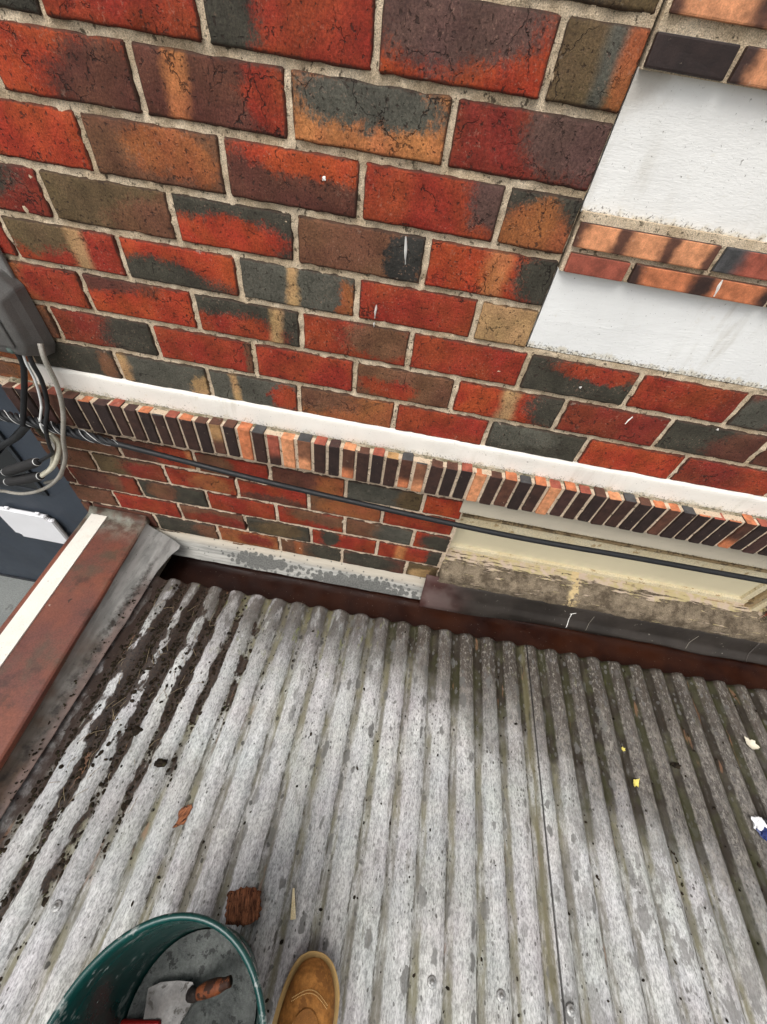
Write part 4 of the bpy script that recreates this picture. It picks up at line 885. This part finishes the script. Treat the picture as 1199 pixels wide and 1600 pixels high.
bl_ = [(-.060, .008), (-.040, .018), (-.010, .024), (.020, .026), (.027, .018), (.030, -.002), (.018, -.03), (-.01, -.075), (-.022, -.078), (-.045, -.04)]
vs = [(px, py, .004+.10*max(0, px+.02)*.4) for px, py in bl_]+[(px, py, .0022+.10*max(0, px+.02)*.4) for px, py in bl_]
n = len(bl_); fs = [tuple(range(n-1, -1, -1)), tuple(range(n, 2*n))]+[(k, (k+1) % n, n+(k+1) % n, n+k) for k in range(n)]
new('blade', mesh('blade', vs, fs), m_steel, tr_)
new('tang', tube('tang', [(.024, .012, .008), (.034, .014, .020), (.044, .020, .026)], lambda t: .011-.003*t, 10, 6), weathered('muddy_iron', (.018, .014, .013), (.04, .028, .022), 60, None, 40, .6, .8, .8, .003, 200), tr_)
new('handle', tube('handle', [(.040, .018, .025), (.060, .028, .034), (.080, .037, .046), (.096, .045, .056)], lambda t: .0105*(.8+.35*math.sin(math.pi*min(1, t*1.1+.1))), 12, 6), weathered('handle_wood', (.20, .06, .022), (.13, .038, .016), 50, (.015, .010, .008), 60, .47, .6, .3, .002, 160), tr_)
rc = tag(new('red_scraper', box('red_scraper', (-.038, -.016, -.006), (.038, .016, .010), .006, 3), plain('red_plastic', (.35, .012, .012), .4), None, (-.138, -1.122, ZB+.066)), 'red plastic grip poking out of the mortar in the bucket', 'grip'); rc.rotation_euler = (0, R(-8), R(8))

def boot():
    bt = tag(empty('work_boot', (.163, -1.1425, ZR+.002)), 'tan leather work boot with stitched toe cap standing on the roof', 'boot')
    # stations along y: (y, half width, bottom z, top z, roundness, x shift)
    st = [(.1490, .007, .032, .048, -.001), (.1465, .017, .028, .056, -.001), (.139, .030, .024, .067, -.001), (.125, .0405, .023, .074, .000), (.105, .0490, .022, .080, .001), (.08, .0535, .022, .085, .000), (.05, .0545, .022, .092, -.002),
          (.02, .0525, .022, .104, -.003), (-.01, .0485, .022, .124, -.003), (-.035, .0445, .022, .150, -.002), (-.06, .042, .022, .175, -.001), (-.09, .0415, .022, .178, 0), (-.12, .040, .022, .178, 0), (-.145, .034, .022, .176, 0), (-.158, .020, .024, .172, 0)]
    vs, fs = [], []; K = 28
    for (y, hw, zb, zt, sh) in st:
        for k in range(K):
            a = 2*math.pi*k/K-math.pi/2; c, s = math.cos(a), math.sin(a)
            ex = abs(c)**.72*(1 if c > 0 else -1); ez = abs(s)**(.60 if s < 0 else .85)*(1 if s > 0 else -1)
            wz = hw*(1-.16*max(0, ez)); vs.append((sh+ex*wz+nz(y*40, a*2)*.0012, y+nz(a*3, y*9)*.001, zb+(zt-zb)*(ez*.5+.5)+nz(y*30, a*2, 4)*.0012))
    for i in range(len(st)-1):
        for k in range(K): k2 = (k+1) % K; fs.append((i*K+k, i*K+k2, (i+1)*K+k2, (i+1)*K+k))
    fs.append(tuple(range(K))); fs.append(tuple((len(st)-1)*K+k for k in range(K-1, -1, -1)))
    me = mesh('upper', vs, fs); m_tan = weathered('tan_nubuck', (.23, .094, .021), (.37, .162, .042), 26, (.19, .080, .022), 34, .57, .78, .6, .0028, 85, .2, 0, .3)
    up = new('upper', me, m_tan, bt, smooth=True); sb = up.modifiers.new('s', 'SUBSURF'); sb.levels = 2; sb.render_levels = 2
    # sole: outline extruded, with welt
    def outline(off):
        q = [(sh+hw, y) for (y, hw, zb, zt, sh) in st]+[(sh-hw, y) for (y, hw, zb, zt, sh) in reversed(st)]
        n = len(q); out = []
        for k in range(n):
            a, b = q[k-1], q[(k+1) % n]; t = Vector((b[0]-a[0], b[1]-a[1])).normalized(); out.append((q[k][0]-t.y*off, q[k][1]+t.x*off))
        return out
    def slab(name, off, z0, z1, mat):
        q = outline(off); q = [(p[0], p[1]) for p in smoothpath([(a, b, 0) for a, b in q]+[(q[0][0], q[0][1], 0)], 3)][:-1]; n = len(q)
        v = [(a, b, z0+.016*max(0, (b-.09)/.055)**2*.6) for a, b in q]+[(a, b, z1+.016*max(0, (b-.09)/.055)**2*.6) for a, b in q]
        f = [tuple(range(n-1, -1, -1)), tuple(range(n, 2*n))]+[(k, (k+1) % n, n+(k+1) % n, n+k) for k in range(n)]
        return new(name, mesh(name, v, f), mat, bt)
    slab('sole', .006, 0, .020, plain('dark_rubber', (.05, .038, .026), .7, .3, 0, .3, 200))
    slab('welt', .0085, .0205, .026, plain('welt', (.42, .27, .10), .6, .3, 0, .3, 300))
    m_st = plain('stitching', (.62, .42, .18), .7)
    def surf(x, y):
        for (a, b) in zip(st, st[1:]):
            if b[0] <= y <= a[0]:
                t = (a[0]-y)/(a[0]-b[0]); hw = a[1]*(1-t)+b[1]*t; zt = a[3]*(1-t)+b[3]*t; zb = a[2]*(1-t)+b[2]*t
                c = min(.98, abs(x)/(hw*.88)); ez = (1-(c**(1/.72))**2)**.5; ez = ez**.85; return zb+(zt-zb)*(ez*.5+.5)
        return .08
    def seam(f, n_):
        pts = [f(k/n_) for k in range(n_+1)]
        for k in range(0, n_, 2):
            a, b = pts[k], pts[k+1]
            yield [(a[0], a[1], surf(*a)+.0012), (b[0], b[1], surf(*b)+.0012)]
    def stitches(name, fns):
        V, F = [], []
        for fn, n_ in fns:
            for seg in seam(fn, n_):
                me_ = tube('t', seg, .0007, 5, 1); o0 = len(V); V += [v.co.copy() for v in me_.vertices]; F += [tuple(o0+i for i in p.vertices) for p in me_.polygons]; bpy.data.meshes.remove(me_)
        tag(new(name, mesh(name, V, F), m_st, bt), kind='stuff')
    cap = lambda d: (lambda t: (-.036+.072*t, .096-d+.016*math.sin(math.pi*t)))
    ton = lambda d: (lambda t: ((-.027+d)+2*(.027-d)*t if True else 0, .060+(.028-d)*math.sin(math.pi*t)**.6))
    stitches('stitching', ((cap(0), 60), (cap(.004), 60), (ton(0), 54), (ton(.0035), 50)))
    # tongue overlay, slightly proud
    tv, tf = [], []
    for j in range(11):
        for i in range(13):
            s, t = i/12, j/10; x_ = -.0285+.057*s; y_ = (.060+.030*math.sin(math.pi*s)**.6)*(1-t)+(-.03)*t
            tv.append((x_, y_, surf(x_, y_)+.0006+.0014*min(1, min(s, 1-s)*12)*min(1, (1-abs(2*s-1))*6)))
    for j in range(10):
        for i in range(12): a = j*13+i; tf.append((a, a+1, a+14, a+13))
    tg = new('tongue', mesh('tongue', tv, tf), weathered('tongue_leather', (.22, .09, .02), (.28, .118, .03), 30, (.18, .07, .02), 60, .62, .7, .25, .001, 320, .25), bt, smooth=True)
    for k in range(3):
        yy = .03-.016*k; pts = [(-.030, yy-.004, surf(-.030, yy-.004)+.003), (-.010, yy, surf(-.01, yy)+.0045), (.010, yy, surf(.01, yy)+.0045), (.030, yy-.004, surf(.03, yy-.004)+.003)]
        new('lace', tube('lace', pts, .0026, 7, 5), plain('lace', (.33, .2, .07), .8), bt)
    new('collar', lathe('collar', [(.030, .0), (.034, .004), (.037, .010), (.034, .016), (.028, .012), (.0001, .006)], 28, (0, 0, 0)), plain('collar', (.10, .05, .02), .8), bt, (0, -.1, .172))
    bt.rotation_euler = (0, 0, R(-1))
boot()

# ------------------------------------------------------------------ litter lying on the roof
def on(x, y, dz=0.): return (x, y, rz(x, y)+.0046+dz)
random.seed(33)
m_fib = M('rust_fibre'); fo = m_fib.tc()
fc = m_fib.mix(m_fib.ss(m_fib.noise(1, 4, .7, m_fib.scale(fo, (260, 50, 50))), .35, .65), (.07, .025, .012), (.34, .13, .06)); m_fib.done(m_fib.mix(m_fib.ss(m_fib.noise(150, 3), .62, .68), fc, (.03, .015, .01)), .9, m_fib.bump(m_fib.noise(1, 4, .7, m_fib.scale(fo, (320, 60, 60))), .9, .004))
def flake(name, w, h, seed, mat, loc, rot, label, cat, curl=.1, th=.0012, point=0., ragged=.12):
    vs, fs = [], []; K, Rn = 22, 5
    for j in range(Rn+1):
        for k in range(K):
            a = 2*math.pi*k/K; r = j/Rn; rr = r*(1+ragged*nz(math.cos(a)*2+seed, math.sin(a)*2)+ragged*nz(math.cos(a)*6+seed, math.sin(a)*6)) if j else .001
            px = rr*math.cos(a)*w*(1-point*abs(math.sin(a))**2*.5); py = rr*math.sin(a)*h
            vs.append((px, py, curl*(px*px/w+py*py/h)+nz(px*60+seed, py*60)*w*.08))
    for j in range(Rn):
        for k in range(K): k2 = (k+1) % K; fs.append((j*K+k, j*K+k2, (j+1)*K+k2, (j+1)*K+k))
    n0 = len(vs); vs += [(v[0], v[1], v[2]-th) for v in vs]; fs += [tuple(n0+i for i in reversed(f)) for f in fs]
    for k in range(K): k2 = (k+1) % K; fs.append((Rn*K+k2, Rn*K+k, n0+Rn*K+k, n0+Rn*K+k2))
    o = new(name, mesh(name, vs, fs), mat, None, loc, True); o.rotation_euler = rot; return tag(o, label, cat)
bc = tag(new('bark_chip', lump('bark_chip', (.042, .033, .013), 3.7, 4, .46), m_fib.m, None, on(-.020, -.944, .007), True), 'reddish brown square clump of bark lying above the bucket', 'bark'); bc.rotation_euler = (R(6), R(-4), .25)
for v in bc.data.vertices:
    v.co.x = math.copysign(min(abs(v.co.x), (.037+.009*nz(v.co.y*150, 3))), v.co.x); v.co.y = math.copysign(min(abs(v.co.y), (.030+.008*nz(v.co.x*150, 5))), v.co.y)
flake('bark_chip', .015, .028, 8, m_fib.m, on(-.232, -.812, .004), (R(4), R(10), -.5), 'small red-brown bark sliver in a trough at mid-left', 'bark', .2, .004, .5, .3)
wc = tag(new('wood_splinter', box('wood_splinter', (-.0062, -.026, 0), (.0062, .026, .005), .0012), weathered('raw_wood', (.62, .50, .28), (.72, .62, .40), 60, None, 40, .6, .7, .3, .001, 300), None, on(.090, -.925, .004)), 'pale splinter of wood lying above the tan boot', 'wood'); wc.rotation_euler = (0, R(3), R(14))
for v in wc.data.vertices:
    if v.co.y > .02: v.co.x = v.co.x*.35-.0015
flake('leaf', .013, .010, 11, plain('yellow_leaf', (.66, .56, .14), .6), on(1.002, -.545, .004), (R(8), R(5), .6), 'small yellow leaf on the dark right side of the roof', 'leaf', .3, .0005, .5, .45)
flake('leaf', .006, .006, 12, bpy.data.materials['yellow_leaf'], on(.992, -.458, .003), (0, 0, .2), 'tiny yellow petal above the small yellow leaf', 'petal', .2, .0005, .3, .4)
flake('leaf', .014, .022, 14, plain('bleached_leaf', (.62, .57, .45), .7), on(1.412, -.375, .004), (R(5), R(-6), 1.0), 'bleached pale leaf near the right edge of the roof', 'leaf', .3, .0006, .9, .4)
wrp = tag(empty('sweet_wrapper', on(1.345, -.598, .008)), 'crumpled blue and white wrapper at the right edge of the roof', 'wrapper')
m_wp, m_bp, m_kp = plain('white_film', (.80, .82, .84), .3), plain('blue_film', (.012, .025, .12), .3), plain('black_film', (.01, .01, .014), .4)
for i, (px, py, sx, sy, mt, nm) in enumerate(((-.010, .006, .022, .018, m_wp, 'white_panel'), (-.006, -.012, .018, .016, m_bp, 'blue_panel'), (.018, .012, .018, .014, m_kp, 'black_panel'), (.022, -.008, .010, .024, m_wp, 'white_panel'))):
    new(nm, lump(nm, (sx, sy, .007), 3.3+i*5, 3, .5), mt, wrp, (px, py, .002*i))
m_clod = weathered('dark_soil', (.012, .010, .007), (.035, .025, .017), 90, (.05, .055, .02), 120, .6, .95, .9, .004, 300, .1)
for (x_, y_, s_, lb_) in ((-.338, -.716, (.015, .010, .007), 'rounded dark clod of moss on a ridge right of the parapet'), (-.44, -.655, (.016, .012, .009), 'dark soil clod in the trough beside the parapet flashing'), (1.151, -.475, (.016, .008, .005), 'thin dark moss scrap on the right of the roof')):
    tag(new('moss_clod', lump('moss_clod', s_, x_*9, 3, .5), m_clod, None, on(x_, y_, .002), True), lb_, 'moss')
# crumbs of soil and moss filling the troughs: nobody could count them
def crumbs(name, n, region, seed, mat, smin, smax, label, cat):
    rr = random.Random(seed); V, F = [], []; made = 0; tries = 0
    base = bmesh.new(); bmesh.ops.create_icosphere(base, subdivisions=1, radius=1); bv_ = [v.co.copy() for v in base.verts]; bf = [tuple(v.index for v in f.verts) for f in base.faces]; base.free()
    while made < n and tries < n*60:
        tries += 1; x_, y_, ok = region(rr)
        if not ok: continue
        s_ = smin+(smax-smin)*rr.random()**3; z_ = rz(x_, y_)+.0048; o0 = len(V); a = rr.random()*6.28; sy = rr.uniform(.7, 1.9); sz = rr.uniform(.4, .8); e = rr.random()*50
        for v in bv_:
            k = 1+.45*nz(v.x*2+e, v.y*2, v.z*2); px, py = v.x*s_*k, v.y*s_*sy*k
            V.append((x_+px*math.cos(a)-py*math.sin(a), y_+px*math.sin(a)+py*math.cos(a), z_+v.z*s_*sz*k))
        F += [tuple(o0+i for i in f) for f in bf]; made += 1
    tag(new(name, mesh(name, V, F), mat), label, cat, kind='stuff')
def reg_left(rr):
    x_, y_ = rr.uniform(-.62, -.12), rr.uniform(-1.15, -.2); ph = math.cos(2*math.pi*(x_-X0)/PIT)
    d = abs(x_+.52)*3.0+abs(y_+.5)*1.6
    return x_, y_, (ph < -.5 and rr.random() < 1.25-d) or rr.random() < .25*(.7-d)
crumbs('soil_crumbs', 2600, reg_left, 4, m_clod, .0008, .0062, 'dark soil and moss crumbs in the troughs beside the parapet', 'soil')
def reg_all(rr):
    x_, y_ = rr.uniform(-.55, 1.6), rr.uniform(-1.3, -.19); ph = math.cos(2*math.pi*(x_-X0)/PIT)
    return x_, y_, ph < -.72 and nz(x_*6, y_*5, 3) > -.05 or rr.random() < .04
crumbs('moss_crumbs', 750, reg_all, 9, m_clod, .0008, .0042, 'scattered black moss crumbs along the troughs of the roof', 'moss')
def reg_lead(rr):
    y_ = rr.uniform(-1.3, -.2); x_ = -.655+rr.gauss(0, .014); return x_, y_, x_ < -.62
rz_old = rz
def rz(x, y): return -1.346 if x < -.634 else rz_old(x, y)+.004
crumbs('flashing_dirt', 380, reg_lead, 13, m_clod, .0006, .0034, 'dark dirt caught along the parapet lead flashing', 'dirt')
rz = rz_old
# dry grass stalks and twigs in the soil by the flashing
m_straw = weathered('straw', (.20, .15, .09), (.30, .24, .15), 40, None, 40, .6, .8)
V, F = [], []
rr = random.Random(8)
for i in range(60):
    x_, y_ = rr.uniform(-.61, -.36), rr.uniform(-.85, -.28); a = rr.uniform(-1.2, 1.2)+1.2; l = rr.uniform(.012, .045)
    p0 = Vector(on(x_, y_, .004)); d = Vector((math.cos(a), math.sin(a), 0))*l; mid = p0+d*.5+Vector((rr.uniform(-.1, .1)*l, 0, rr.uniform(.1, .25)*l))
    me_ = tube('t', [p0, mid, p0+d+Vector((0, 0, .001))], .00055, 4, 3); o0 = len(V); V += [v.co.copy() for v in me_.vertices]; F += [tuple(o0+k for k in p.vertices) for p in me_.polygons]; bpy.data.meshes.remove(me_)
tag(new('dry_stalks', mesh('dry_stalks', V, F), m_straw), 'thin dry stalks lying in the soil beside the parapet', 'stalks', kind='stuff')
